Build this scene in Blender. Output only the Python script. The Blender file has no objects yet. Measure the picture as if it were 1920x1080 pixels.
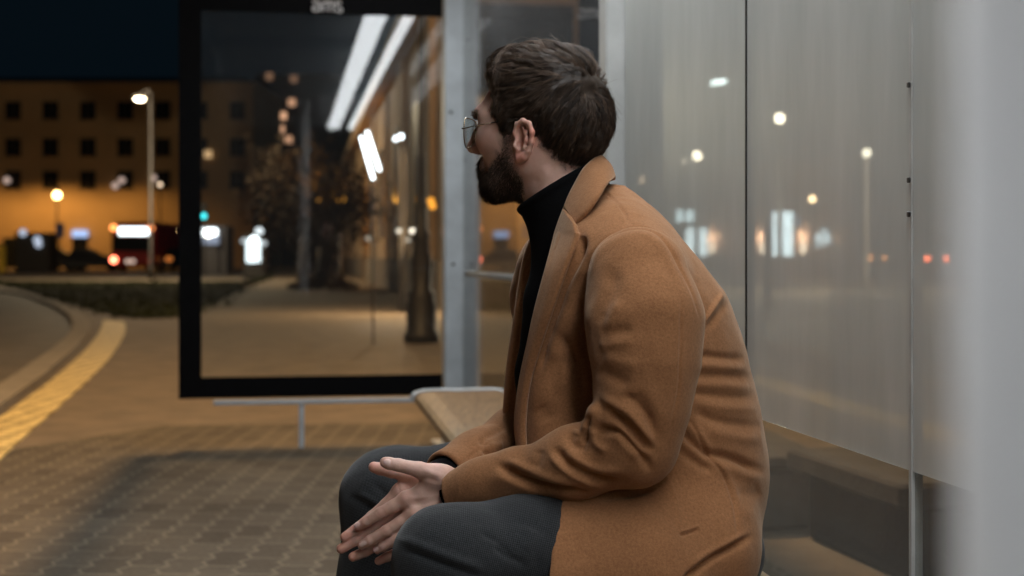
import bpy, math, random
import numpy as np
from mathutils import Vector

S = bpy.context.scene
# ---------------------------------------------------------------- camera
FPX, HZ, CH = 2667.0, 480.0, 0.98          # focal length in photo pixels, horizon row, camera height
cam_data = bpy.data.cameras.new("camera")
cam = bpy.data.objects.new("camera", cam_data)
S.collection.objects.link(cam)
cam.location = (0, 0, CH)
cam.rotation_euler = (math.radians(90), 0, 0)
cam_data.lens = 50.0
cam_data.sensor_width = 36.0
cam_data.shift_y = -60.0 / 1920.0
cam_data.clip_start = 0.05
cam_data.clip_end = 3000
cam_data.dof.use_dof = True
cam_data.dof.focus_distance = 2.22
cam_data.dof.aperture_fstop = 4.0
cam_data.dof.aperture_blades = 0
S.camera = cam

# ---------------------------------------------------------------- night sky
world = bpy.data.worlds.new("World")
S.world = world
world.use_nodes = True
wn = world.node_tree
bg = wn.nodes["Background"]
sky = wn.nodes.new("ShaderNodeTexSky")
sky.sky_type = 'NISHITA'
sky.sun_disc = False
sky.sun_elevation = math.radians(-2.0)
sky.sun_rotation = math.radians(160)
nav = wn.nodes.new("ShaderNodeMix"); nav.data_type = 'RGBA'; nav.inputs["Factor"].default_value = .93
nav.inputs["B"].default_value = (.022, .078, .130, 1)      # deep blue of the late dusk
wn.links.new(sky.outputs["Color"], nav.inputs["A"])
wn.links.new(nav.outputs["Result"], bg.inputs["Color"])
bg.inputs["Strength"].default_value = 0.05

S.view_settings.view_transform = 'Standard'
S.view_settings.look = 'None'
S.view_settings.exposure = 0.0
S.view_settings.gamma = 1.0
S.render.engine = 'CYCLES'
cy = S.cycles
cy.use_denoising = True
try:
    cy.denoiser = 'OPENIMAGEDENOISE'
except Exception:
    pass
cy.max_bounces = 10
cy.transparent_max_bounces = 24
cy.glossy_bounces = 5
cy.diffuse_bounces = 3
cy.transmission_bounces = 6
cy.caustics_reflective = False
cy.caustics_refractive = False
cy.sample_clamp_indirect = 4.0

rng = np.random.default_rng(7)
random.seed(7)

def at(px, py, Y):
    """A point of the place from where it stands in the photograph and how far away it is."""
    return Vector(((px - 960.0) / FPX * Y, Y, CH - (py - HZ) / FPX * Y))
def atn(px, py, Y):
    return np.array([(px - 960.0) / FPX * Y, Y, CH - (py - HZ) / FPX * Y])
def gnd(px, py, z=0.0):
    Y = (CH - z) * FPX / (py - HZ)
    return Vector(((px - 960.0) / FPX * Y, Y, z))

# ---------------------------------------------------------------- object helpers
def link(o, parent=None):
    S.collection.objects.link(o)
    if parent is not None:
        o.parent = parent
        # children are built in world space; keep them there
        o.matrix_parent_inverse = WORLD_INV.get(parent.name, parent.matrix_world.inverted())
    return o
WORLD_INV = {}
def tag(o, label=None, cat=None, group=None, kind=None):
    if label: o["label"] = label
    if cat: o["category"] = cat
    if group: o["group"] = group
    if kind: o["kind"] = kind
    return o
def thing(name, loc, label, cat, group=None):
    o = bpy.data.objects.new(name, None)
    o.empty_display_size = 0.1
    S.collection.objects.link(o)
    o.location = loc
    from mathutils import Matrix
    WORLD_INV[o.name] = Matrix.Translation(Vector(loc)).inverted()
    return tag(o, label, cat, group)
def mesh_obj(name, verts, faces, mat, parent=None, smooth=False):
    me = bpy.data.meshes.new(name)
    if isinstance(verts, np.ndarray) and isinstance(faces, np.ndarray):
        n, k = faces.shape
        me.vertices.add(len(verts))
        me.vertices.foreach_set("co", verts.astype(np.float32).ravel())
        me.loops.add(n * k)
        me.loops.foreach_set("vertex_index", faces.astype(np.int32).ravel())
        me.polygons.add(n)
        me.polygons.foreach_set("loop_start", np.arange(0, n * k, k, dtype=np.int32))
        me.update(calc_edges=True)
        me.validate()
    else:
        me.from_pydata([tuple(v) for v in verts], [], [tuple(f) for f in faces])
        me.update()
    if smooth:
        me.polygons.foreach_set("use_smooth", np.ones(len(me.polygons), dtype=bool))
    me.materials.append(mat)
    o = bpy.data.objects.new(name, me)
    return link(o, parent)

class MB:
    """collects boxes, prisms, tubes and lathes into one mesh"""
    def __init__(self): self.v = []; self.f = []
    def add(self, vs, fs):
        n = len(self.v); self.v += [Vector(v) for v in vs]; self.f += [tuple(i + n for i in f) for f in fs]
        return self
    def obox(self, c, ax, ay, az, hx, hy, hz, bev=0.0):
        c = Vector(c); ax = Vector(ax).normalized(); ay = Vector(ay).normalized(); az = Vector(az).normalized()
        b = min(bev, hx * .9, hy * .9, hz * .9)
        if b <= 0:
            vs = [c + ax * (sx * hx) + ay * (sy * hy) + az * (sz * hz) for sz in (-1, 1) for sy in (-1, 1) for sx in (-1, 1)]
            return self.add(vs, [(0, 2, 3, 1), (4, 5, 7, 6), (0, 1, 5, 4), (2, 6, 7, 3), (0, 4, 6, 2), (1, 3, 7, 5)])
        # bevelled in plan and in height by an octagon section
        def ring(h, ins):
            X, Y = hx - ins, hy - ins
            q = [(-X, -Y + b), (-X + b, -Y), (X - b, -Y), (X, -Y + b), (X, Y - b), (X - b, Y), (-X + b, Y), (-X, Y - b)]
            return [c + ax * x + ay * y + az * h for x, y in q]
        vs = ring(-hz, b) + ring(-hz + b, 0) + ring(hz - b, 0) + ring(hz, b)
        fs = [tuple(range(7, -1, -1)), tuple(range(24, 32))]
        for r in range(3):
            for i in range(8):
                j = (i + 1) % 8
                fs.append((r * 8 + i, r * 8 + j, r * 8 + 8 + j, r * 8 + 8 + i))
        return self.add(vs, fs)
    def box(self, lo, hi, bev=0.0):
        c = [(a + b) / 2 for a, b in zip(lo, hi)]; h = [abs(b - a) / 2 for a, b in zip(lo, hi)]
        return self.obox(c, (1, 0, 0), (0, 1, 0), (0, 0, 1), *h, bev=bev)
    def tube(self, pts, rad, n=10, closed=False, caps=True):
        pts = [Vector(p) for p in pts]
        m = len(pts)
        if not hasattr(rad, '__len__'): rad = [rad] * m
        base = len(self.v); up = None
        for i, p in enumerate(pts):
            a = pts[(i - 1) % m] if (closed or i > 0) else p
            b = pts[(i + 1) % m] if (closed or i < m - 1) else p
            t = (b - a).normalized()
            if up is None:
                up = Vector((0, 0, 1)) if abs(t.z) < .9 else Vector((1, 0, 0))
            s = t.cross(up)
            if s.length < 1e-6: s = t.cross(Vector((0.3, .7, .2)))
            s.normalize(); up = s.cross(t).normalized()
            for k in range(n):
                a2 = 2 * math.pi * k / n
                self.v.append(p + (s * math.cos(a2) + up * math.sin(a2)) * rad[i])
        for i in range(m if closed else m - 1):
            for k in range(n):
                j = (i + 1) % m
                self.f.append((base + i * n + k, base + i * n + (k + 1) % n, base + j * n + (k + 1) % n, base + j * n + k))
        if caps and not closed:
            self.f.append(tuple(base + k for k in range(n - 1, -1, -1)))
            self.f.append(tuple(base + (m - 1) * n + k for k in range(n)))
        return self
    def lathe(self, c, prof, n=16):
        c = Vector(c)
        base = len(self.v)
        for r, z in prof:
            for k in range(n):
                a = 2 * math.pi * k / n
                self.v.append(c + Vector((r * math.cos(a), r * math.sin(a), z)))
        for i in range(len(prof) - 1):
            for k in range(n):
                self.f.append((base + i * n + k, base + i * n + (k + 1) % n, base + (i + 1) * n + (k + 1) % n, base + (i + 1) * n + k))
        self.f.append(tuple(base + k for k in range(n - 1, -1, -1)))
        self.f.append(tuple(base + (len(prof) - 1) * n + k for k in range(n)))
        return self
    def sphere(self, c, r, n=12, sq=(1, 1, 1)):
        c = Vector(c); base = len(self.v)
        for i in range(1, n):
            th = math.pi * i / n
            for k in range(2 * n):
                a = math.pi * k / n
                self.v.append(c + Vector((r * sq[0] * math.sin(th) * math.cos(a), r * sq[1] * math.sin(th) * math.sin(a), r * sq[2] * math.cos(th))))
        for i in range(n - 2):
            for k in range(2 * n):
                self.f.append((base + i * 2 * n + k, base + (i + 1) * 2 * n + k, base + (i + 1) * 2 * n + (k + 1) % (2 * n), base + i * 2 * n + (k + 1) % (2 * n)))
        self.f.append(tuple(base + k for k in range(2 * n)))
        self.f.append(tuple(base + (n - 2) * 2 * n + k for k in range(2 * n - 1, -1, -1)))
        return self
    def poly(self, pts, h):
        """prism: a polygon (list of 3-D points) raised by h"""
        n = len(pts); b = [Vector(p) for p in pts]; t = [p + Vector((0, 0, h)) for p in b]
        return self.add(b + t, [tuple(range(n - 1, -1, -1)), tuple(range(n, 2 * n))] + [(i, (i + 1) % n, n + (i + 1) % n, n + i) for i in range(n)])
    def build(self, name, mat, parent=None, smooth=False):
        return mesh_obj(name, self.v, self.f, mat, parent, smooth)

# ---------------------------------------------------------------- materials
MATS = {}
def nodes(name):
    m = bpy.data.materials.new(name); m.use_nodes = True
    nt = m.node_tree
    return m, nt, nt.nodes["Principled BSDF"], nt.nodes["Material Output"]
def N(nt, typ, **kw):
    n = nt.nodes.new(typ)
    for k, v in kw.items():
        if k in n.inputs.keys(): n.inputs[k].default_value = v
        else: setattr(n, k, v)
    return n
def noise(nt, scale, detail=4, rough=.55, coord='Object', vec_scale=None):
    tc = N(nt, "ShaderNodeTexCoord")
    src = tc.outputs[coord]
    if vec_scale:
        mp = N(nt, "ShaderNodeMapping"); mp.inputs["Scale"].default_value = vec_scale
        nt.links.new(src, mp.inputs["Vector"]); src = mp.outputs["Vector"]
    n = N(nt, "ShaderNodeTexNoise"); n.inputs["Scale"].default_value = scale; n.inputs["Detail"].default_value = detail; n.inputs["Roughness"].default_value = rough
    nt.links.new(src, n.inputs["Vector"])
    return n
def ramp(nt, fac, stops):
    r = N(nt, "ShaderNodeValToRGB")
    el = r.color_ramp.elements
    while len(el) > len(stops): el.remove(el[-1])
    while len(el) < len(stops): el.new(0.5)
    for e, (p, c) in zip(el, stops):
        e.position = p; e.color = (c[0], c[1], c[2], 1)
    nt.links.new(fac, r.inputs["Fac"])
    return r
def bump(nt, b, height, strength, dist):
    n = N(nt, "ShaderNodeBump"); n.inputs["Strength"].default_value = strength; n.inputs["Distance"].default_value = dist
    nt.links.new(height, n.inputs["Height"]); nt.links.new(n.outputs["Normal"], b.inputs["Normal"])
    return n
def mat(name, col, rough=.6, metal=0.0, var=.25, scale=8.0, bmp=0.0, bscale=80.0, spec=.5, coord='Object'):
    if name in MATS: return MATS[name]
    m, nt, b, out = nodes(name)
    n = noise(nt, scale, 5, .6, coord)
    lo = [c * (1 - var) for c in col]; hi = [min(1, c * (1 + var)) for c in col]
    r = ramp(nt, n.outputs["Fac"], [(.3, lo), (.7, hi)])
    nt.links.new(r.outputs["Color"], b.inputs["Base Color"])
    b.inputs["Roughness"].default_value = rough; b.inputs["Metallic"].default_value = metal
    b.inputs["Specular IOR Level"].default_value = spec
    if bmp:
        n2 = noise(nt, bscale, 4, .6, coord); bump(nt, b, n2.outputs["Fac"], bmp, .01)
    MATS[name] = m
    return m
def glow(name, col, strength):
    if name in MATS: return MATS[name]
    m, nt, b, out = nodes(name)
    e = N(nt, "ShaderNodeEmission"); e.inputs["Color"].default_value = (*col, 1); e.inputs["Strength"].default_value = strength
    nt.links.new(e.outputs["Emission"], out.inputs["Surface"])
    nt.nodes.remove(b)
    MATS[name] = m
    return m

def schlick(nt, f0, top):
    """mirror share of a pane: f0 face on, rising to top at a glancing angle, the same from both sides"""
    lw = N(nt, "ShaderNodeLayerWeight"); lw.inputs["Blend"].default_value = .5
    p = N(nt, "ShaderNodeMath", operation='POWER'); p.inputs[1].default_value = 5.0; nt.links.new(lw.outputs["Facing"], p.inputs[0])
    m = N(nt, "ShaderNodeMath", operation='MULTIPLY_ADD'); m.inputs[1].default_value = top - f0; m.inputs[2].default_value = f0; nt.links.new(p.outputs[0], m.inputs[0])
    return m
# ---------------------------------------------------------------- implicit-surface modelling
f4 = np.float32
def A(*v): return np.array(v, dtype=f4)
def ln(v): return np.sqrt(np.einsum('ij,ij->i', v, v))
def smin(a, b, k):
    h = np.clip(.5 + .5 * (b - a) / k, 0, 1)
    return b * (1 - h) + a * h - k * h * (1 - h)
def smax(a, b, k): return -smin(-a, -b, k)
def seg(p, a, b, ra, rb):
    a = np.asarray(a, f4); ba = np.asarray(b, f4) - a
    pa = p - a
    t = np.clip((pa @ ba) / max(float(ba @ ba), 1e-12), 0, 1)
    return ln(pa - t[:, None] * ba) - (ra + (rb - ra) * t)
def sph(p, c, r): return ln(p - np.asarray(c, f4)) - r
def ell(p, c, r, R=None):
    q = p - np.asarray(c, f4)
    if R is not None: q = q @ R
    r = np.asarray(r, f4)
    k0 = ln(q / r); k1 = ln(q / (r * r)) + 1e-9
    return k0 * (k0 - 1) / k1
def chain(p, pts, rad, k=.01):
    d = None
    for i in range(len(pts) - 1):
        e = seg(p, pts[i], pts[i + 1], rad[i], rad[i + 1])
        d = e if d is None else smin(d, e, k)
    return d

def surface(f, lo, hi, h, newton=2, B=8, slack=1.7):
    """sparse surface nets of f(points) = 0 -> verts, quads"""
    lo = np.asarray(lo, float); hi = np.asarray(hi, float)
    nb = np.ceil((hi - lo) / (h * B)).astype(int)
    n = nb * B + 1
    V = np.full(n, 1.0, dtype=f4)
    g = np.stack(np.meshgrid(*[np.arange(k) for k in nb], indexing='ij'), -1).reshape(-1, 3)
    cen = (lo + (g + .5) * B * h).astype(f4)
    d = f(cen)
    R = B * h * .8661
    act = np.abs(d) < R * slack
    for b in g[(~act) & (d < 0)]:
        s = b * B
        V[s[0]:s[0] + B + 1, s[1]:s[1] + B + 1, s[2]:s[2] + B + 1] = -1
    ga = g[act]
    off = np.stack(np.meshgrid(*[np.arange(B + 1)] * 3, indexing='ij'), -1).reshape(-1, 3)
    CH_ = max(1, 400000 // len(off))
    for i in range(0, len(ga), CH_):
        idx = (ga[i:i + CH_, None, :] * B + off[None]).reshape(-1, 3)
        V[idx[:, 0], idx[:, 1], idx[:, 2]] = f((lo + idx * h).astype(f4))
    sg = V < 0
    c = [sg[x:n[0] - 1 + x, y:n[1] - 1 + y, z:n[2] - 1 + z] for x in (0, 1) for y in (0, 1) for z in (0, 1)]
    anyi = c[0].copy(); alli = c[0].copy()
    for q in c[1:]: anyi |= q; alli &= q
    cell = np.argwhere(anyi & ~alli)
    vid = np.full(n - 1, -1, dtype=np.int32)
    vid[cell[:, 0], cell[:, 1], cell[:, 2]] = np.arange(len(cell))
    acc = np.zeros((len(cell), 3)); cnt = np.zeros(len(cell))
    corners = [(x, y, z) for x in (0, 1) for y in (0, 1) for z in (0, 1)]
    val = {q: V[cell[:, 0] + q[0], cell[:, 1] + q[1], cell[:, 2] + q[2]] for q in corners}
    for q in corners:
        for ax in range(3):
            if q[ax]: continue
            r = list(q); r[ax] = 1; r = tuple(r)
            a, b = val[q], val[r]
            m = (a < 0) != (b < 0)
            t = a[m] / (a[m] - b[m])
            pt = np.tile(np.array(q, float), (m.sum(), 1)); pt[:, ax] += t
            acc[m] += pt; cnt[m] += 1
    verts = lo + (cell + acc / cnt[:, None]) * h
    quads = []
    for ax in range(3):
        u, v = (ax + 1) % 3, (ax + 2) % 3
        sl0 = [slice(None)] * 3; sl1 = [slice(None)] * 3
        sl0[ax] = slice(0, n[ax] - 1); sl1[ax] = slice(1, n[ax])
        s0, s1 = sg[tuple(sl0)], sg[tuple(sl1)]
        e = np.argwhere(s0 != s1)
        ok = (e[:, u] > 0) & (e[:, v] > 0) & (e[:, u] < n[u] - 1) & (e[:, v] < n[v] - 1)
        e = e[ok]
        flip = s0[e[:, 0], e[:, 1], e[:, 2]]
        def cid(du, dv):
            w = e.copy(); w[:, u] -= du; w[:, v] -= dv
            return vid[w[:, 0], w[:, 1], w[:, 2]]
        q = np.stack([cid(1, 1), cid(0, 1), cid(0, 0), cid(1, 0)], 1)
        q[~flip] = q[~flip][:, ::-1]
        quads.append(q)
    quads = np.concatenate(quads)
    verts = verts.astype(f4)
    for _ in range(newton):
        dd, gr = grad(f, verts)
        st = np.clip(dd / np.maximum(ln(gr), .3), -h, h)
        verts = verts - (gr / np.maximum(ln(gr), 1e-3)[:, None] * st[:, None] * .8).astype(f4)
    return verts, quads
def grad(f, p, e=.0008):
    k = np.array([[1, -1, -1], [-1, -1, 1], [-1, 1, -1], [1, 1, 1]], dtype=f4)
    g = np.zeros_like(p); s = 0
    for q in k:
        d = f(p + q * f4(e)); g += q * d[:, None]; s = s + d
    return s / 4, g / (4 * e)
def normals(f, p, e=.0008):
    d, g = grad(f, p, e)
    return g / np.maximum(ln(g), 1e-6)[:, None]
def vnormals(v, q):
    d = np.cross(v[q[:, 2]] - v[q[:, 0]], v[q[:, 3]] - v[q[:, 1]])
    n = np.zeros_like(v)
    for k in range(4): np.add.at(n, q[:, k], d)
    return n / np.maximum(ln(n), 1e-12)[:, None]
def topx(p):
    Y = p[:, 1]
    return np.stack([960 + p[:, 0] / Y * FPX, HZ - (p[:, 2] - CH) / Y * FPX], 1)
def crom(pts, n):
    """Catmull-Rom through pts, n samples"""
    P = np.asarray(pts, float); m = len(P)
    P = np.vstack([2 * P[0] - P[1], P, 2 * P[-1] - P[-2]])
    t = np.linspace(0, m - 1 - 1e-6, n); i = t.astype(int); u = (t - i)[:, None]
    a, b, c, d = P[i], P[i + 1], P[i + 2], P[i + 3]
    return .5 * (2 * b + (c - a) * u + (2 * a - 5 * b + 4 * c - d) * u ** 2 + (3 * b - a - 3 * c + d) * u ** 3)
def stroke_field(q, pts, w, soft_ends=True):
    """gaussian profile around a polyline in the side plane; q: (N,2)"""
    P = crom(pts, max(8, 6 * len(pts)))
    lo = P.min(0) - 3.2 * w; hi = P.max(0) + 3.2 * w
    m = np.all((q > lo) & (q < hi), 1)
    idx = np.nonzero(m)[0]
    out = np.zeros(len(q), f4)
    if not len(idx): return out
    qq = q[idx]
    best = np.full(len(idx), 1e9); tb = np.zeros(len(idx))
    L = len(P) - 1
    for i in range(L):
        a, b = P[i], P[i + 1]; ba = b - a
        t = np.clip(((qq - a) @ ba) / max(ba @ ba, 1e-9), 0, 1)
        d = np.sum((qq - a - t[:, None] * ba) ** 2, 1)
        k = d < best
        best[k] = d[k]; tb[k] = (i + t[k]) / L
    e = np.exp(-best / (w * w))
    if soft_ends: e *= np.clip(np.minimum(tb, 1 - tb) * 5 + .12, 0, 1)
    out[idx] = e
    return out
def sculpt(v, q, strokes, facing=(0, -1, 0), thresh=.05):
    """push the surface along its normal under a list of (points, width, amount) strokes"""
    n = vnormals(v, q)
    px = topx(v)
    toc = np.array([0, 0, CH], f4) - v; toc /= ln(toc)[:, None]
    msk = np.clip((np.einsum('ij,ij->i', n, toc) - thresh) * 4, 0, 1)
    amt = np.zeros(len(v), f4)
    for s in strokes:
        amt += (s[2] * stroke_field(px, s[0], s[1], s[3] if len(s) > 3 else True)).astype(f4)
    return v + n * (amt * msk)[:, None]
# value noise for organic unevenness
_tab = rng.random((64, 64, 64)).astype(f4)
def vnoise(p, s):
    q = p * s; i = np.floor(q).astype(int); u = (q - i); u = u * u * (3 - 2 * u)
    i &= 63; j = (i + 1) & 63
    x0, y0, z0 = i.T; x1, y1, z1 = j.T; a, b, c = u.T
    t = _tab
    return ((t[x0, y0, z0] * (1 - a) + t[x1, y0, z0] * a) * (1 - b) + (t[x0, y1, z0] * (1 - a) + t[x1, y1, z0] * a) * b) * (1 - c) + \
           ((t[x0, y0, z1] * (1 - a) + t[x1, y0, z1] * a) * (1 - b) + (t[x0, y1, z1] * (1 - a) + t[x1, y1, z1] * a) * b) * c
def sheet(E, nu, nv, thick):
    """a cloth sheet from rows of control curves (list of lists of 3-D points), with real thickness"""
    rows = np.stack([crom(r, nu) for r in E])
    G = np.stack([crom(rows[:, i], nv) for i in range(nu)], 1)   # nv x nu x 3
    du = np.gradient(G, axis=1); dv = np.gradient(G, axis=0)
    nn = np.cross(du, dv); nn /= np.maximum(np.linalg.norm(nn, axis=2), 1e-9)[..., None]
    # round the rims a little
    prof = np.ones((nv, nu))
    prof[0] = prof[-1] = .62; prof[:, 0] = np.minimum(prof[:, 0], .62); prof[:, -1] = np.minimum(prof[:, -1], .62)
    top = G + nn * (thick / 2) * prof[..., None]; bot = G - nn * (thick / 2) * prof[..., None]
    V = np.concatenate([top.reshape(-1, 3), bot.reshape(-1, 3)])
    o = nu * nv; F = []
    for a in range(nv - 1):
        for b in range(nu - 1):
            i = a * nu + b
            F.append((i, i + 1, i + nu + 1, i + nu)); F.append((o + i, o + i + nu, o + i + nu + 1, o + i + 1))
    for b in range(nu - 1):
        F.append((b, o + b, o + b + 1, b + 1)); i = (nv - 1) * nu + b; F.append((i, i + 1, o + i + 1, o + i))
    for a in range(nv - 1):
        i = a * nu; F.append((i, i + nu, o + i + nu, o + i)); i = a * nu + nu - 1; F.append((i, o + i, o + i + nu, i + nu))
    return V.astype(f4), np.array(F)
def attr(o, name, val):
    a = o.data.attributes.new(name, 'FLOAT', 'POINT'); a.data.foreach_set("value", val.astype(f4))
# ================================================================ the man on the bench
def skin_material():
    m, nt, b, out = nodes("skin")
    n1 = noise(nt, 60, 5, .6); n2 = noise(nt, 420, 4, .6); n3 = noise(nt, 18, 3, .5)
    base = ramp(nt, n1.outputs["Fac"], [(.25, (.56, .335, .262)), (.75, (.69, .435, .345))])
    ar = N(nt, "ShaderNodeAttribute", attribute_name="red"); an = N(nt, "ShaderNodeAttribute", attribute_name="nail"); ah = N(nt, "ShaderNodeAttribute", attribute_name="stubble")
    mx = N(nt, "ShaderNodeMix", data_type='RGBA'); mx.inputs["B"].default_value = (.60, .21, .145, 1)
    nt.links.new(ar.outputs["Fac"], mx.inputs["Factor"]); nt.links.new(base.outputs["Color"], mx.inputs["A"])
    m2 = N(nt, "ShaderNodeMix", data_type='RGBA'); m2.inputs["B"].default_value = (.82, .58, .52, 1)
    nt.links.new(an.outputs["Fac"], m2.inputs["Factor"]); nt.links.new(mx.outputs["Result"], m2.inputs["A"])
    # stubble: short dark hairs broken up by noise
    mul = N(nt, "ShaderNodeMath", operation='MULTIPLY'); rr = ramp(nt, n2.outputs["Fac"], [(.3, (.25,) * 3), (.7, (1,) * 3)])
    nt.links.new(ah.outputs["Fac"], mul.inputs[0]); nt.links.new(rr.outputs["Color"], mul.inputs[1])
    m3 = N(nt, "ShaderNodeMix", data_type='RGBA'); m3.inputs["B"].default_value = (.035, .022, .016, 1)
    nt.links.new(mul.outputs[0], m3.inputs["Factor"]); nt.links.new(m2.outputs["Result"], m3.inputs["A"])
    nt.links.new(m3.outputs["Result"], b.inputs["Base Color"])
    rg = N(nt, "ShaderNodeMapRange"); rg.inputs["To Min"].default_value = .5; rg.inputs["To Max"].default_value = .28
    nt.links.new(an.outputs["Fac"], rg.inputs["Value"]); nt.links.new(rg.outputs["Result"], b.inputs["Roughness"])
    b.inputs["Subsurface Weight"].default_value = .18
    b.inputs["Subsurface Radius"].default_value = (.012, .004, .002)
    b.inputs["Subsurface Scale"].default_value = .5
    b.inputs["Specular IOR Level"].default_value = .4
    bump(nt, b, n2.outputs["Fac"], .22, .0012)
    return m
def wool_material(name, c0, c1, sheen=.26):
    m, nt, b, out = nodes(name)
    n1 = noise(nt, 900, 3, .7); n2 = noise(nt, 14, 4, .5); n3 = noise(nt, 260, 4, .65)
    mixf = N(nt, "ShaderNodeMath", operation='ADD'); nt.links.new(n1.outputs["Fac"], mixf.inputs[0]); nt.links.new(n3.outputs["Fac"], mixf.inputs[1])
    hf = N(nt, "ShaderNodeMath", operation='MULTIPLY'); hf.inputs[1].default_value = .5; nt.links.new(mixf.outputs[0], hf.inputs[0])
    r = ramp(nt, hf.outputs[0], [(.36, c0), (.64, c1)])
    mx = N(nt, "ShaderNodeMix", data_type='RGBA', blend_type='MULTIPLY'); mx.inputs["Factor"].default_value = .3
    r2 = ramp(nt, n2.outputs["Fac"], [(.3, (.75, .75, .75)), (.7, (1, 1, 1))])
    nt.links.new(r.outputs["Color"], mx.inputs["A"]); nt.links.new(r2.outputs["Color"], mx.inputs["B"])
    nt.links.new(mx.outputs["Result"], b.inputs["Base Color"])
    b.inputs["Roughness"].default_value = .95; b.inputs["Specular IOR Level"].default_value = .12
    b.inputs["Sheen Weight"].default_value = sheen; b.inputs["Sheen Roughness"].default_value = .5
    b.inputs["Sheen Tint"].default_value = (1.0, .84, .64, 1) if sheen > .2 else (.3, .3, .32, 1)
    bump(nt, b, n3.outputs["Fac"], .35, .0016)
    return m
def trouser_material():
    m, nt, b, out = nodes("trouser_cloth")
    tc = N(nt, "ShaderNodeTexCoord")
    mp = N(nt, "ShaderNodeMapping"); mp.inputs["Rotation"].default_value = (0.2, math.radians(12), 0.1)
    nt.links.new(tc.outputs["Object"], mp.inputs["Vector"])
    def wave(d, sc):
        w = N(nt, "ShaderNodeTexWave", bands_direction=d); w.inputs["Scale"].default_value = sc; w.inputs["Distortion"].default_value = .6; w.inputs["Detail"].default_value = 2; w.inputs["Detail Scale"].default_value = 3
        nt.links.new(mp.outputs["Vector"], w.inputs["Vector"]); return w
    wx, wz = wave('X', 125), wave('Z', 125)
    mul = N(nt, "ShaderNodeMath", operation='MULTIPLY'); nt.links.new(wx.outputs["Fac"], mul.inputs[0]); nt.links.new(wz.outputs["Fac"], mul.inputs[1])
    n3 = noise(nt, 330, 3, .7); n4 = noise(nt, 25, 3, .6)
    add = N(nt, "ShaderNodeMath", operation='MULTIPLY_ADD'); add.inputs[1].default_value = .7
    nt.links.new(n3.outputs["Fac"], add.inputs[0]); nt.links.new(mul.outputs[0], add.inputs[2])
    r = ramp(nt, add.outputs[0], [(.36, (.007, .0075, .008)), (.84, (.050, .053, .057))])
    nt.links.new(r.outputs["Color"], b.inputs["Base Color"])
    b.inputs["Roughness"].default_value = .9; b.inputs["Specular IOR Level"].default_value = .2; b.inputs["Sheen Weight"].default_value = .15
    bump(nt, b, add.outputs[0], .25, .001)
    return m
M_skin = skin_material()
M_coat = wool_material("camel_wool", (.218, .096, .040), (.372, .172, .077))
M_coatdark = wool_material("coat_lining", (.035, .022, .014), (.05, .03, .02), .05)
M_knit = wool_material("black_knit", (.0016, .0016, .0018), (.004, .004, .0045), .02)
M_trouser = trouser_material()

person = thing("person", (0.15, 2.33, 0.0), "bearded man in a camel wool coat sitting on the bench, looking away with hands together", "person")

# ---- head frame: forward, left, up
yaw, pitch = math.radians(26), math.radians(0)
hf = A(-math.cos(yaw) * math.cos(pitch), math.sin(yaw) * math.cos(pitch), -math.sin(pitch))
hl = A(-math.sin(yaw), -math.cos(yaw), 0)
hu = np.cross(hf, hl).astype(f4)
HB = np.stack([hf, hl, hu], 1).astype(f4)           # world = HC + HB @ local
HC = (atn(977, 268, 2.29) - .072 * hl).astype(f4)
def H(x, y, z): return HC + HB @ A(x, y, z)
def loc(p): return (p - HC) @ HB

def skull_l(q):
    """skull without the face, in head space"""
    d = ell(q, (-.006, 0, .050), (.100, .0765, .085))
    d = smin(d, ell(q, (.030, 0, .048), (.066, .064, .062)), .03)
    d = smin(d, ell(q, (-.045, 0, .020), (.055, .062, .062)), .03)
    return d
def head_l(q):
    d = skull_l(q)
    q = q - A(0, 0, .019)
    ay = q.copy(); ay[:, 1] = np.abs(ay[:, 1])
    d = smin(d, ell(q, (.040, 0, -.022), (.054, .054, .074)), .025)
    d = smin(d, chain(ay, [(.004, .057, -.02), (.010, .055, -.048), (.055, .036, -.077), (.080, .010, -.086)], [.014, .016, .016, .016], .02), .025)
    d = smin(d, sph(q, (.081, 0, -.084), .018), .02)
    d = smin(d, ell(ay, (.060, .042, -.008), (.034, .022, .026)), .03)
    d = smin(d, chain(ay, [(.099, 0, .030), (.094, .026, .036), (.074, .050, .030)], [.011, .012, .010], .01), .014)
    d = smax(d, -ell(ay, (.097, .033, .012), (.018, .018, .013)), .012)
    d = smin(d, sph(ay, (.080, .032, .013), .0125), .003)
    d = smin(d, ell(ay, (.084, .032, .021), (.012, .017, .007)), .005)
    d = smin(d, chain(q, [(.100, 0, .026), (.112, 0, .006), (.124, 0, -.016)], [.0085, .0095, .0115], .01), .010)
    d = smin(d, sph(ay, (.110, .013, -.021), .0095), .008)
    d = smax(d, -sph(ay, (.114, .007, -.031), .0042), .004)
    d = smin(d, ell(q, (.090, 0, -.052), (.020, .026, .022)), .014)
    d = smin(d, chain(ay, [(.104, 0, -.047), (.095, .022, -.051)], [.0065, .004], .006), .006)
    d = smin(d, chain(ay, [(.102, 0, -.059), (.094, .020, -.056)], [.0075, .0045], .006), .006)
    return d
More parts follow.
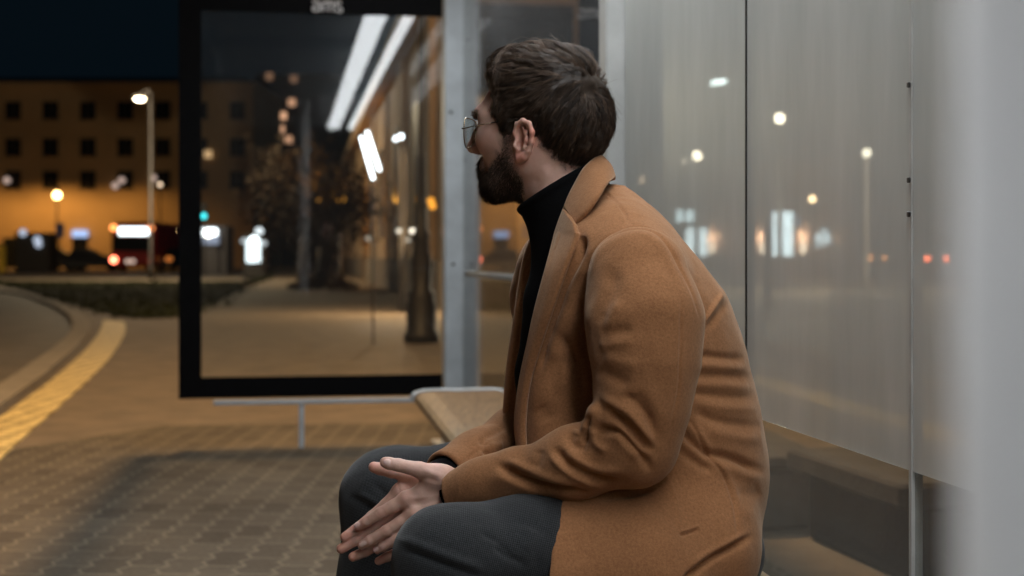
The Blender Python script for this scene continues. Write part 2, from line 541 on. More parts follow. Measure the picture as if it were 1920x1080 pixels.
def ear_l(q):
    q = q.copy(); q[:, 1] = np.abs(q[:, 1])
    # the ear leans back at the top and flares a little
    a = math.radians(4); x = q[:, 0] * math.cos(a) + q[:, 2] * math.sin(a); z = -q[:, 0] * math.sin(a) + q[:, 2] * math.cos(a)
    q = np.stack([x + .004, q[:, 1] + .18 * x - .074, z - .001], 1).astype(f4)
    bowl = ell(q, (-.006, .004, .003), (.0185, .0065, .0295))
    bowl = smax(bowl, -ell(q, (-.006, .011, .005), (.0145, .0085, .0245)), .004)
    helix = chain(q, [(.0085, .006, .001), (.0125, .008, .014), (.008, .010, .028), (-.004, .0115, .0335), (-.0165, .012, .029), (-.0235, .012, .0155), (-.0225, .011, .000), (-.0165, .009, -.0145)],
                  [.0030, .0036, .0040, .0042, .0042, .0042, .0040, .0038], .004)
    lobe = chain(q, [(-.0165, .009, -.0145), (-.008, .007, -.024), (.0005, .005, -.0275), (.0075, .003, -.019)], [.0042, .0062, .0066, .0042], .006)
    anti = chain(q, [(-.002, .007, .0235), (-.010, .009, .014), (-.0125, .0095, .002), (-.0085, .009, -.0085), (-.001, .008, -.0135)], [.0026, .0033, .0036, .0036, .0034], .004)
    anti = smin(anti, chain(q, [(-.010, .009, .014), (-.0145, .009, .024)], [.003, .0025]), .003)
    trag = chain(q, [(.0095, .006, -.001), (.0085, .0085, -.006), (.007, .006, -.012)], [.0036, .0046, .0036], .004)
    d = smin(smin(bowl, helix, .003), lobe, .006)
    d = smin(d, anti, .003); d = smin(d, trag, .004)
    d = smax(d, -ell(q, (.000, .010, -.0045), (.0065, .0095, .0072)), .003)
    return d

# ---- neck and trunk under the clothes
neck = [H(-.018, 0, -.005), atn(1040, 345, 2.352), atn(1092, 425, 2.345)]
trunk = [atn(1110, 470, 2.34), atn(1170, 640, 2.34), atn(1200, 900, 2.34), atn(1240, 1000, 2.34)]
# ---- hands: (photo x, photo y, distance, radius)
def J(L): return [atn(a, b, c) for a, b, c, r in L], [r for a, b, c, r in L]
NF = {  # the near (left) hand, back towards us
 'thumb': [(832, 897, 2.200, .0185), (786, 881, 2.188, .0122), (747, 872, 2.184, .0096), (729, 869, 2.183, .0090), (722, 867, 2.183, .0082)],
 'index': [(762, 936, 2.200, .0120), (738, 949, 2.199, .0092), (714, 962, 2.200, .0093), (688, 977, 2.205, .0078), (672, 987, 2.209, .0070)],
 'middle': [(776, 964, 2.196, .0120), (752, 979, 2.196, .0092), (726, 995, 2.197, .0094), (695, 1013, 2.203, .0079), (679, 1022, 2.207, .0071)],
 'ring': [(792, 987, 2.196, .0115), (768, 998, 2.196, .0088), (745, 1010, 2.197, .0090), (720, 1024, 2.202, .0076), (708, 1031, 2.206, .0068)],
 'little': [(812, 1004, 2.199, .0108), (790, 1018, 2.201, .0078), (772, 1030, 2.203, .0078), (752, 1044, 2.208, .0064), (742, 1050, 2.211, .0058)],
}
FH = {  # the far (right) hand, palm pressed to the other
 'thumb': [(818, 905, 2.252, .0175), (775, 891, 2.235, .0120), (733, 884, 2.224, .0095), (712, 879, 2.221, .0092), (701, 876, 2.220, .0086)],
 'index': [(750, 922, 2.232, .0120), (724, 947, 2.229, .0094), (698, 969, 2.226, .0094), (667, 994, 2.224, .0083), (647, 1007, 2.222, .0076)],
 'middle': [(764, 948, 2.234, .0118), (736, 969, 2.231, .0094), (706, 988, 2.228, .0094), (668, 1012, 2.225, .0082), (640, 1029, 2.223, .0076)],
 'ring': [(780, 974, 2.234, .0114), (752, 996, 2.231, .0090), (722, 1014, 2.228, .0090), (685, 1034, 2.225, .0079), (662, 1044, 2.223, .0073)],
 'little': [(800, 1000, 2.236, .0105), (774, 1020, 2.233, .0080), (750, 1033, 2.230, .0080), (726, 1044, 2.227, .0070), (710, 1052, 2.226, .0064)],
}
def hand(p, Fg, wrist, palm_r, web):
    d = None
    for k in ('index', 'middle', 'ring', 'little'):
        P, R = J(Fg[k])
        R = [R[0], R[1] * 1.09, R[2] * 1.00, R[3] * 1.06, R[4] * 1.03]; fg = chain(p, P, R, .003)
        pass
        mc = seg(p, wrist[0] if k in ('index', 'middle') else wrist[1], P[0], palm_r, R[0] * .98)
        fg = smin(fg, mc, .008)
        d = fg if d is None else np.where(True, smin(d, fg, .0011), 0)
    # the palm is one plate between the metacarpals
    M = [J(Fg[k])[0][0] for k in ('index', 'middle', 'ring', 'little')]
    d = smin(d, chain(p, [M[0], M[1], M[2], M[3]], [.0108, .011, .0106, .0098], .01), .006)
    for k in range(3):
        mid = (M[k] + M[k + 1]) / 2
        d = smin(d, seg(p, (wrist[0] + wrist[1]) / 2, mid * .9 + (wrist[0] + wrist[1]) / 2 * .1, palm_r * .95, .0108), .01)
    P, R = J(Fg['thumb'])
    th = chain(p, P, R, .004)
    th = smin(th, seg(p, wrist[0], P[0], palm_r, R[0]), .012)
    d = smin(d, th, .012)
    # skin between thumb and forefinger
    w = (P[1] * .35 + P[0] * .65)
    d = smin(d, seg(p, w, M[0] * .55 + P[0] * .45, .009, .0085), .02)
    return d
w_n = [atn(863, 905, 2.208), atn(868, 936, 2.212)]
w_f = [atn(845, 905, 2.275), atn(850, 930, 2.275)]
arm_n = [atn(1195, 505, 2.15), atn(1190, 835, 2.115), atn(1000, 890, 2.165), atn(866, 920, 2.21)]
arm_f = [atn(1060, 500, 2.52), atn(1070, 790, 2.51), atn(940, 850, 2.40), atn(848, 917, 2.275)]
hip_n, knee_n, ank_n = atn(1320, 1015, 2.24), atn(838, 1040, 2.055), atn(800, 1500, 2.06)
hip_f, knee_f, ank_f = atn(1250, 1000, 2.44), atn(730, 930, 2.475), atn(720, 1420, 2.46)
def body_f(p):
    d = np.full(len(p), .25, f4)
    def part(lo, hi, fn, k=.012):
        m = np.all((p > lo) & (p < hi), 1)
        if m.any(): d[m] = smin(d[m], fn(p[m]), k)
    q0 = HC
    hr = .19
    def head_w(x):
        q = loc(x).astype(f4)
        h = head_l(q)
        e = np.full(len(q), .1, f4); m = (np.abs(q[:, 1]) > .045) & (np.abs(q[:, 0]) < .06) & (np.abs(q[:, 2]) < .06)
        e[m] = ear_l(q[m])
        n = chain(x, neck, [.055, .052, .056], .03)
        n = smin(n, chain(x, [H(-.025, .050, -.01), atn(1030, 405, 2.325)], [.014, .010]), .03)
        h = smin(h, n, .022)
        return smin(h, e, .004)
    part(q0 - .20, q0 + [.20, .20, .20], head_w, .01)
    part(A(-.1, 2.1, .45), A(.45, 2.6, 1.12), lambda x: smin(chain(x, trunk, [.075, .095, .10, .10], .05), chain(x, [neck[1], neck[2], trunk[0]], [.052, .056, .07], .03), .03), .01)
    part(A(-.35, 1.98, .45), A(.3, 2.5, 1.08), lambda x: np.minimum(chain(x, arm_n, [.045, .036, .032, .024], .02), smin(chain(x, [atn(1110, 470, 2.34), arm_n[0]], [.06, .045]), chain(x, [atn(1110, 470, 2.34), arm_f[0]], [.06, .045]), .02)), .01)
    part(A(-.3, 2.15, .45), A(.3, 2.6, 1.08), lambda x: chain(x, arm_f, [.045, .036, .032, .024], .02), .01)
    m = np.all((p > A(-.32, 2.12, .44)) & (p < A(-.02, 2.34, .70)), 1)
    if m.any():
        x = p[m]
        d[m] = np.minimum(smin(d[m], hand(x, NF, w_n, .0150, True), .004), hand(x, FH, w_f, .0150, False))
    part(A(-.4, 1.9, .0), A(.45, 2.62, .75), lambda x: np.minimum(chain(x, [hip_n, knee_n, ank_n], [.075, .05, .04], .02), chain(x, [hip_f, knee_f, ank_f], [.075, .05, .04], .02)), .01)
    return d

bv, bq = surface(body_f, A(-.36, 1.94, .36), A(.40, 2.62, 1.30), .0021, newton=2, B=8, slack=1.9)
# creases, knuckles, nails
nail = np.zeros(len(bv), f4); red = np.zeros(len(bv), f4)
bpx = topx(bv)
NAILS = [((668, 984), (7.0, 4.6), 35, 2.216), ((680, 1020), (7.4, 4.8), 30, 2.215), ((704, 1030), (6.0, 4.4), 30, 2.214), ((726, 866), (7.0, 5.4), -3, 2.19)]
nv_ = vnormals(bv, bq)
for (c, r, ang, Ymax) in NAILS:
    a = math.radians(ang); d2 = bpx - np.array(c)
    u = (d2[:, 0] * math.cos(a) - d2[:, 1] * math.sin(a)) / r[0]; v2 = (d2[:, 0] * math.sin(a) + d2[:, 1] * math.cos(a)) / r[1]
    rho = (np.abs(u) ** 3 + np.abs(v2) ** 3) ** (1 / 3)
    m = (bv[:, 1] < Ymax) & (nv_[:, 1] < .1)
    k = np.clip((1.08 - rho) * 6, 0, 1) * m
    nail = np.maximum(nail, k)
    groove = np.exp(-((rho - 1.12) / .16) ** 2) * m
    bv = bv + nv_ * ((-.0010 * groove + .0004 * k)[:, None]).astype(f4)
def cross_lines(c, along, half, n, gap):
    """a few short creases across a finger at photo point c; along = finger direction in degrees"""
    a = math.radians(along); t = np.array([math.cos(a), math.sin(a)]); s = np.array([-t[1], t[0]])
    out = []
    for i in range(n):
        o = (i - (n - 1) / 2) * gap; cc = np.array(c) + t * o
        bend = t * (o * .25)
        out.append(([cc - s * half, cc + bend, cc + s * half], 1.5, -.0011))
    return out
skin_strokes = []
for c, an, hw in (((714, 961), 148, 7.5), ((726, 994), 147, 8), ((745, 1010), 150, 7)):
    skin_strokes += cross_lines(c, an, hw, 4, 3.4)
    skin_strokes.append(([np.array(c) - (2, 2), np.array(c) + (2, 2)], 8, .0006, False))
for c, an, hw in (((687, 975), 145, 6), ((696, 1011), 147, 6), ((747, 871), 175, 8)):
    skin_strokes += [(q[0], q[1], q[2] * .55) for q in cross_lines(c, an, hw, 3, 2.6)]
skin_strokes += [
    ([(782, 905), (800, 898), (826, 905)], 5, -.0016), ([(745, 905), (750, 925)], 2.2, -.0012),
    ([(764, 935), (800, 932), (838, 925)], 4, .0011), ([(780, 962), (812, 948), (842, 936)], 3.5, .0008), ([(770, 948), (800, 944), (830, 934)], 4, -.0011),
    ([(800, 975), (820, 960), (842, 946)], 3, -.0008),
    ([(760, 936), (766, 934)], 9, .0016, False), ([(776, 964), (782, 962)], 8, .0014, False),
    ([(768, 951), (748, 962)], 4, -.0016), ([(786, 975), (775, 985)], 3, -.001),
    ([(790, 880), (830, 893)], 5, .0012), ([(830, 905), (842, 915), (846, 935)], 3, -.0008),
    ([(1008, 330), (1000, 360), (985, 388)], 9, -.0022), ([(1020, 310), (1030, 340), (1022, 372)], 12, .0022), ([(1048, 305), (1060, 330)], 8, -.0012),
]
bv = sculpt(bv, bq, skin_strokes)
for c, r, a in (((715, 962), 12, .2), ((726, 995), 12, .2), ((745, 1010), 11, .2), ((762, 936), 14, .16), ((776, 964), 14, .16), ((640, 1012), 24, .55), ((634, 1034), 26, .55), ((652, 1050), 24, .55), ((704, 1054), 26, .55), ((696, 878), 22, .5),
                ((668, 990), 16, .35), ((680, 1026), 16, .3), ((640, 1000), 40, .2), ((1002, 250), 20, .75), ((972, 296), 16, .7), ((985, 250), 26, .5), ((888, 275), 16, .35)):
    red = np.maximum(red, a * np.exp(-np.sum((topx(bv) - np.array(c)) ** 2, 1) / r ** 2))
lq = loc(bv).astype(f4)
def inpoly(x, z, P):
    P = np.asarray(P, float); n = len(P); r = np.zeros(len(x), bool); j = n - 1
    for i in range(n):
        xi, zi = P[i]; xj, zj = P[j]
        c = ((zi > z) != (zj > z)) & (x < (xj - xi) * (z - zi) / (zj - zi + 1e-12) + xi)
        r ^= c; j = i
    return r
HAIRP = [(.084, .106), (.073, .096), (.060, .084), (.049, .071), (.043, .055), (.039, .036), (.033, .022), (.030, -.008), (.014, -.012), (.012, .022), (.008, .040), (-.016, .042), (-.030, .030), (-.034, .010), (-.036, -.008), (-.048, -.026), (-.062, -.040), (-.080, -.046), (-.125, -.046), (-.14, .10), (-.05, .17), (.05, .16), (.09, .13)]
BEARDP = [(.032, .010), (.040, -.004), (.055, -.020), (.074, -.036), (.087, -.031), (.094, -.014), (.104, -.009), (.13, -.010), (.125, -.12), (.05, -.125), (.02, -.098), (.006, -.070), (.005, -.045), (.012, -.012), (.018, .008)]
isear = np.zeros(len(bv), bool); mm = np.abs(lq[:, 1]) > .045
isear[mm] = ear_l(lq[mm]) < .0035
headv = (np.abs(lq) < .17).all(1) & ~isear
jit = (vnoise(lq + 3, 120) - .5) * .012 + (vnoise(lq + 8, 420) - .5) * .010
stub = np.zeros(len(bv), f4)
stub[headv & inpoly(lq[:, 0] + jit, lq[:, 2] + jit, BEARDP) & (lq[:, 2] < .02)] = .5
hairmask = headv & inpoly(lq[:, 0] + jit, lq[:, 2] + jit, HAIRP)
stub[hairmask] = np.maximum(stub[hairmask], .85)
# brows
for sgn in (1, -1):
    e = ell(lq, (.094, sgn * .030, .052), (.014, .021, .006)); stub = np.maximum(stub, np.clip(-e * 400, 0, .9))
# soften
for _ in range(4):
    acc = np.zeros(len(bv)); cnt = np.zeros(len(bv)); mean = stub[bq].mean(1)
    for k in range(4): np.add.at(acc, bq[:, k], mean); np.add.at(cnt, bq[:, k], 1)
    stub = (acc / np.maximum(cnt, 1)).astype(f4)
body = mesh_obj("body", bv, bq, M_skin, person, True)
attr(body, "red", red); attr(body, "nail", nail); attr(body, "stubble", stub)
# ---------------------------------------------------------------- the coat
TOR = np.array([  # row, front edge, back edge, half width, middle distance
 (352, 1112, 1168, .045, 2.350), (366, 1092, 1190, .072, 2.345), (388, 1066, 1222, .105, 2.34), (412, 1040, 1246, .140, 2.335), (440, 1014, 1270, .172, 2.33), (480, 986, 1303, .193, 2.33),
 (530, 968, 1342, .203, 2.33), (556, 964, 1360, .205, 2.33), (600, 958, 1377, .206, 2.33), (650, 953, 1393, .205, 2.33), (700, 949, 1405, .203, 2.33), (760, 945, 1420, .203, 2.33),
 (810, 944, 1429, .206, 2.33), (850, 945, 1435, .21, 2.33), (890, 950, 1437, .214, 2.33), (930, 962, 1431, .218, 2.33), (980, 985, 1419, .22, 2.33), (1030, 1010, 1404, .22, 2.33), (1090, 1040, 1392, .22, 2.33)], float)
_t = crom(TOR, 160)
_tz = CH - (_t[:, 0] - HZ) / FPX * 2.33
_tf = (_t[:, 1] - 960) / FPX * 2.33; _tb = (_t[:, 2] - 960) / FPX * 2.33
_o = np.argsort(_tz)
def tin(z, a): return np.interp(z, _tz[_o], a[_o]).astype(f4)
def loft(p):
    z = p[:, 2]
    f, b, w, yc = tin(z, _tf), tin(z, _tb), tin(z, _t[:, 3]), tin(z, _t[:, 4])
    xc, rx = (f + b) / 2, (b - f) / 2
    u = np.abs((p[:, 0] - xc) / rx); v = np.abs((p[:, 1] - yc) / w)
    e = 2.25
    rho = (u ** e + v ** e + 1e-9) ** (1 / e)
    d = (rho - 1) * np.minimum(rx, w) * .8
    return np.maximum(d, z - (_tz.max() - .002))
def yoke(p):
    d = chain(p, [atn(1128, 420, 2.33), atn(1160, 470, 2.22), atn(1188, 505, 2.165)], [.058, .066, .070], .03)
    e = chain(p, [atn(1110, 420, 2.36), atn(1085, 470, 2.44), atn(1068, 500, 2.50)], [.055, .064, .068], .03)
    return smin(d, e, .02)
def chest(p):
    d = smin(loft(p), yoke(p), .035)
    # the hollow in front of the arm and behind it
    m = np.all((p > A(-.06, 1.98, .60)) & (p < A(.36, 2.22, 1.06)), 1)
    if m.any():
        x = p[m]
        g = chain(x, [atn(1120, 515, 2.105), atn(1108, 590, 2.105), atn(1098, 690, 2.105), atn(1080, 775, 2.090), atn(1005, 812, 2.09)], [.020, .052, .080, .088, .066], .02)
        h = chain(x, [atn(1322, 610, 2.08), atn(1318, 690, 2.055), atn(1296, 770, 2.05), atn(1262, 850, 2.05)], [.008, .022, .026, .022], .02)
        d[m] = smax(smax(d[m], -g, .03), -h, .025)
    return d
def pr(px_, Y): return px_ * Y / FPX
def sleeve_n(p):
    c = 2.100
    q = p.copy(); q[:, 1] = (q[:, 1] - c) * 1.12 + c
    L = [(1196, 522, 2.120, 96), (1209, 600, 2.094, 104), (1211, 680, 2.084, 94), (1205, 760, 2.080, 82), (1192, 828, 2.084, 76)]
    up = chain(q, [atn(a, b, y) for a, b, y, r in L], [pr(r, y) for a, b, y, r in L], .03)
    L = [(1186, 836, 2.084, 74), (1080, 866, 2.112, 62), (965, 894, 2.160, 46.5), (905, 907, 2.180, 42), (845, 925, 2.205, 39.5)]
    lo = chain(q, [atn(a, b, y) for a, b, y, r in L], [pr(r, y) for a, b, y, r in L], .03)
    n = atn(845, 925, 2.205) - atn(965, 894, 2.16); n /= np.linalg.norm(n)
    cut = (p - atn(851, 924, 2.203).astype(f4)) @ n.astype(f4)
    lo = smax(lo, cut, .004)
    # hollow cuff
    inner = chain(q, [atn(965, 894, 2.16), atn(835, 927, 2.207)], [pr(36, 2.16), pr(33.5, 2.2)])
    lo = smax(lo, -np.maximum(inner, -(cut + .05)), .002)
    d = smin(up, lo, .03)
    # the pinched loop of cloth inside the elbow
    d = smin(d, chain(p, [atn(1106, 800, 2.066), atn(1117, 775, 2.060), atn(1132, 786, 2.058), (atn(1145, 790, 2.050)), atn(1168, 812, 2.036), atn(1196, 846, 2.030)], [.012, .011, .009, .010, .010, .008], .01), .014)
    return d
def sleeve_f(p):
    up = chain(p, [atn(1052, 505, 2.50), atn(1048, 560, 2.515), atn(1058, 700, 2.51), atn(1070, 800, 2.50)], [.078, .080, .072, .066], .03)
    L = [(1070, 800, 2.50, .066), (975, 832, 2.43, .060), (900, 868, 2.345, .050), (826, 902, 2.268, .0440)]
    lo = chain(p, [atn(a, b, y) for a, b, y, r in L], [r for a, b, y, r in L], .03)
    n = atn(826, 902, 2.268) - atn(900, 868, 2.345); n /= np.linalg.norm(n)
    cut = (p - atn(836, 897, 2.276).astype(f4)) @ n.astype(f4)
    lo = smax(lo, cut, .004)
    inner = chain(p, [atn(900, 868, 2.345), atn(815, 907, 2.26)], [.042, .038])
    lo = smax(lo, -np.maximum(inner, -(cut + .05)), .002)
    return smin(up, lo, .03)
def skirt(p):
    q = p.copy(); c = 2.17
    q[:, 1] = (q[:, 1] - c) * .96 + c
    d = chain(q, [atn(1000, 1046, 2.150), atn(1180, 1040, 2.17), atn(1292, 1020, 2.20)], [.107, .111, .110], .03)
    # the cloth hangs down beside the thigh
    w = chain(q, [atn(1000, 1090, 2.12), atn(1200, 1090, 2.13), atn(1292, 1056, 2.18)], [.098, .098, .09], .03)
    d = smin(d, w, .03)
    e = A(1.0, -.25, -.02); e /= np.linalg.norm(e)
    cut = -((p - atn(1041, 990, 2.06).astype(f4)) @ e)
    return smax(d, cut, .006)
XE = np.array([(389, 1058), (440, 1040), (500, 1024), (580, 1004), (650, 990), (720, 976), (800, 968), (850, 972), (900, 985)], float)
_xz = CH - (XE[:, 0] - HZ) / FPX * 2.27; _xx = (XE[:, 1] - 960) / FPX * 2.27
def opening(p):
    """the gap between the two fronts"""
    x = np.interp(p[:, 2], _xz[::-1], _xx[::-1]).astype(f4)
    d = np.maximum(p[:, 0] - (x + .055), np.maximum(2.268 - p[:, 1], p[:, 1] - 2.392))
    d = np.minimum(d, np.maximum(p[:, 0] - (x + .001), p[:, 1] - 2.392))
    return np.maximum(d, .57 - p[:, 2])
neckax = atn(1096, 430, 2.34) - atn(1042, 350, 2.345); neckax /= np.linalg.norm(neckax)
def neckhole(p):
    return np.maximum(seg(p, atn(1042, 350, 2.345), atn(1100, 436, 2.34), .074, .076), 1.0 * (-(p[:, 2] - 1.0)))
def under_tuck(p):
    """the back hem gathered on the seat"""
    d = chain(p, [atn(1280, 1090, 2.13), atn(1330, 1066, 2.16), atn(1372, 1032, 2.24), atn(1370, 1032, 2.34), atn(1370, 1040, 2.44)], [.03, .034, .034, .03, .03], .02)
    d = smin(d, chain(p, [atn(1300, 1105, 2.10), atn(1356, 1070, 2.18), atn(1380, 1066, 2.30)], [.020, .018, .02], .02), .008)
    return d
def coat_f(p):
    d = np.full(len(p), .3, f4)
    c = chest(p)
    c = smax(c, -opening(p), .004)
    c = smax(c, -neckhole(p), .004)
    d = c
    d = smin(d, sleeve_f(p), .010)
    d = smin(d, skirt(p), .028)
    d = smin(d, under_tuck(p), .006)
    d = np.minimum(smin(d, sleeve_n(p), .0035), 1)
    # nothing below the seat board
    return smax(d, .462 - p[:, 2], .004)
cv, cq = surface(coat_f, A(-.14, 1.98, .44), A(.46, 2.63, 1.12), .0022, newton=2, slack=2.4)
G, R_ = -1, 1
CS_BODY = [
 # seams
 ([(1131, 357), (1143, 366), (1153, 376), (1163, 388), (1172, 402), (1181, 424)], 2.3, -.0032),
 ([(1283, 775), (1300, 800), (1316, 830), (1340, 868), (1358, 895), (1372, 930), (1381, 970), (1383, 1004)], 2.8, -.0026),
 ([(1290, 775), (1308, 800), (1326, 834), (1350, 872), (1368, 900), (1384, 940), (1392, 985)], 6, .0018),
 ([(1232, 870), (1250, 895), (1266, 930), (1272, 965), (1276, 998)], 2.6, .0014),
 ([(1248, 862), (1268, 895), (1282, 920)], 3, -.0008),
 ([(1277, 1003), (1292, 999), (1308, 993)], 2.2, -.0042, False), ([(1277, 996), (1292, 992), (1308, 986)], 3.0, .0015, False),
 # yoke crease on the back
 ([(1357, 549), (1340, 574), (1320, 606)], 5, .0042), ([(1363, 566), (1345, 590), (1324, 620)], 7, -.0030),
 # pulls across the back
 ([(1306, 666), (1340, 669), (1398, 674)], 7.5, -0.0054), ([(1308, 684), (1350, 688), (1400, 692)], 8, 0.0022),
 ([(1300, 702), (1345, 704), (1408, 707)], 8.5, -0.0047), ([(1298, 719), (1345, 722), (1412, 726)], 8, 0.0020),
 ([(1294, 736), (1340, 742), (1418, 746)], 9, -0.0043), ([(1300, 754), (1350, 764), (1424, 768)], 9, 0.0020),
 ([(1302, 768), (1330, 784), (1370, 794), (1428, 800)], 9, -0.0045), ([(1320, 806), (1370, 818), (1430, 826)], 12, 0.0032),
 ([(1272, 806), (1290, 822), (1312, 842), (1335, 852), (1368, 858), (1402, 872), (1432, 884)], 8, -0.0090), ([(1280, 792), (1300, 806), (1318, 824)], 6, 0.0022),
 ([(1258, 832), (1280, 850), (1310, 870), (1335, 884)], 8, -0.0054), ([(1268, 818), (1290, 836), (1320, 856)], 6, 0.0032),
 ([(1345, 874), (1380, 885), (1428, 900)], 10, 0.0029), ([(1380, 920), (1410, 926), (1428, 918)], 11, -0.0029),
 ([(1390, 960), (1415, 962)], 9, 0.0014),
 # hem tuck
 ([(1408, 1006), (1370, 1028), (1335, 1046), (1300, 1074), (1280, 1092)], 6, -.0110), ([(1400, 998), (1362, 1020), (1325, 1040), (1292, 1064)], 6, .003),
 # chest front
 ([(1090, 440), (1088, 462), (1070, 510), (1046, 584), (1024, 650), (1010, 700)], 9, -.015),
 ([(1052, 628), (1072, 660), (1086, 696), (1090, 730)], 9, -.0060), ([(1030, 640), (1052, 690), (1060, 740)], 16, .0045), ([(1012, 760), (1030, 790)], 14, -.003),
 ([(1080, 470), (1066, 520), (1056, 570)], 12, .0030), ([(1092, 560), (1096, 620), (1100, 680)], 10, -.005),
 # skirt front
 ([(1230, 915), (1180, 928), (1120, 934)], 6, -.004), ([(1150, 960), (1200, 985), (1240, 1030)], 40, .0025, False), ([(1080, 1000), (1090, 1060)], 30, -.002),
 # far sleeve
 ([(925, 822), (895, 846), (868, 868)], 3, -.0016), ([(950, 800), (915, 815), (900, 836)], 8, -.006), ([(944, 836), (918, 838)], 8, .005), ([(904, 840), (925, 858), (950, 864)], 6, -.007),
]
CS_ARM = [
 ([(1277, 560), (1277, 620), (1275, 680), (1271, 740), (1258, 795)], 2.2, -.0026),
 # upper arm
 ([(1152, 500), (1146, 540), (1134, 575), (1124, 610)], 15, -.0042), ([(1162, 560), (1146, 600), (1134, 640)], 11, .0030),
 ([(1124, 625), (1150, 622), (1185, 618)], 11, -.0034), ([(1123, 652), (1150, 645), (1190, 640)], 11, .0030),
 ([(1122, 690), (1145, 705), (1180, 722)], 11, -.0042), ([(1190, 735), (1210, 762), (1228, 800)], 12, -.0045), ([(1130, 670), (1160, 678), (1200, 690)], 12, .0025),
 ([(1168, 738), (1192, 756), (1214, 782), (1234, 822)], 9, -.0062), ([(1124, 742), (1150, 756), (1180, 776), (1206, 806), (1226, 842)], 9, .0055),
 # inside of the elbow
 ([(1138, 768), (1160, 784), (1184, 806), (1204, 828), (1226, 846)], 8, -.0085), ([(1120, 800), (1134, 806), (1158, 812), (1186, 838), (1208, 862), (1222, 884)], 8, -.0085),
 ([(1104, 778), (1098, 806), (1096, 834)], 5, -.0085), ([(1112, 800), (1116, 830), (1140, 850)], 8, .0040),
 ([(1068, 810), (1072, 830), (1086, 838), (1100, 842)], 9, -.0055), ([(1084, 806), (1080, 816)], 8, .003),
 ([(1040, 838), (1050, 854), (1070, 874), (1100, 890), (1140, 902), (1180, 902)], 9, -.0085), ([(1060, 846), (1084, 864), (1120, 880), (1170, 884)], 9, .0045), ([(1030, 850), (1052, 876), (1090, 900), (1130, 914)], 7, .0040),
 ([(1012, 842), (1010, 862), (1006, 880)], 9, -.0024),
 ([(932, 872), (955, 884), (985, 900), (1025, 914), (1070, 922), (1105, 926)], 8, -.0115), ([(948, 862), (980, 876), (1020, 894), (1070, 908)], 8, .0045), ([(920, 890), (960, 904), (1010, 922)], 12, .0030),
 ([(862, 900), (860, 925), (864, 948)], 4, .0008),
]
CS_BOTH = [
 ([(1101, 530), (1104, 500), (1114, 473), (1133, 450), (1160, 435), (1195, 428), (1228, 435), (1252, 458), (1275, 498), (1297, 548), (1314, 600)], 2.6, -.0036),
 ([(1108, 520), (1116, 486), (1136, 460), (1165, 446), (1195, 440), (1224, 447), (1244, 470), (1264, 506), (1284, 550)], 8, .0022),
]
sd_ = sleeve_n(cv)
wa = np.clip((.010 - sd_) / .006, 0, 1)[:, None]
va = sculpt(cv, cq, CS_ARM, thresh=.12) - cv
vb = sculpt(cv, cq, CS_BODY) - cv
vc = sculpt(cv, cq, CS_BOTH) - cv
cv = cv + va * wa + vb * (1 - wa) + vc
nn_ = vnormals(cv, cq)
cv = cv + nn_ * ((vnoise(cv, 26) - .5) * .0026 + (vnoise(cv + 7, 70) - .5) * .0009)[:, None].astype(f4)
coat = mesh_obj("coat", cv, cq, M_coat, person, True)

def on_coat(px_, py_, f=chest, off=0.0, y0=1.95, y1=2.42):
    ys = np.linspace(y0, y1, 240)
    P = np.array([atn(px_, py_, y) for y in ys]).astype(f4)
    d = f(P)
    k = np.nonzero(d < 0)[0]
    y = ys[k[0]] if len(k) else ys[np.argmin(d)]
    return atn(px_, py_, y - off)
# near lapel: rolled inner edge, free outer edge lifted off the chest
inn = [(1059, 389), (1049, 415), (1040, 442), (1025, 500), (1004, 580), (989, 650), (975, 720), (967, 790), (972, 848)]
mid = [(1069, 405), (1062, 428), (1056, 450), (1043, 506), (1020, 585), (999, 654), (983, 722), (975, 790), (979, 846)]
out_ = [(1081, 423), (1083, 434), (1084, 445), (1064, 500), (1037, 580), (1014, 652), (994, 722), (986, 790), (988, 846)]
E1 = []
for x, y in inn:
    k = min(1, max(0, (y - 430) / 80)); a = on_coat(x + 4, y, off=.009)[1]
    E1.append(atn(x, y, (1 - k) * (2.262 - .010 * math.exp(-((y - 389) / 60) ** 2)) + k * min(a, 2.25)))
E3 = [on_coat(x, y, off=.022 if y < 600 else .015) for x, y in out_]
E2 = []
for (x, y), a, b in zip(mid, E1, E3):
    Y = .5 * a[1] + .5 * b[1] - .007
    E2.append(atn(x, y, Y))
V, Fq = sheet([E1, E2, E3], 90, 13, .0085)
V = sculpt(V, Fq, [([(990, 640), (978, 715), (971, 790), (976, 846)], 1.6, -.0012), ([(1062, 402), (1046, 450), (1031, 506), (1010, 583), (994, 652)], 1.5, -.0006)])
mesh_obj("lapel", V, Fq, M_coat, coat, True)
# far lapel
fin = [(1020, 440), (1012, 478), (997, 540), (981, 600), (968, 660), (959, 730), (955, 800), (958, 850)]
fou = [(1000, 434), (983, 478), (972, 540), (964, 600), (955, 660), (948, 730), (944, 800), (946, 850)]
V, Fq = sheet([[atn(x, y, 2.395) for x, y in fin], [atn(x * .5 + a * .5 - 2, y, 2.398) for (x, y), (a, b) in zip(fin, fou)], [atn(x, y, 2.415) for x, y in fou]], 60, 7, .007)
mesh_obj("lapel", V, Fq, M_coat, coat, True)
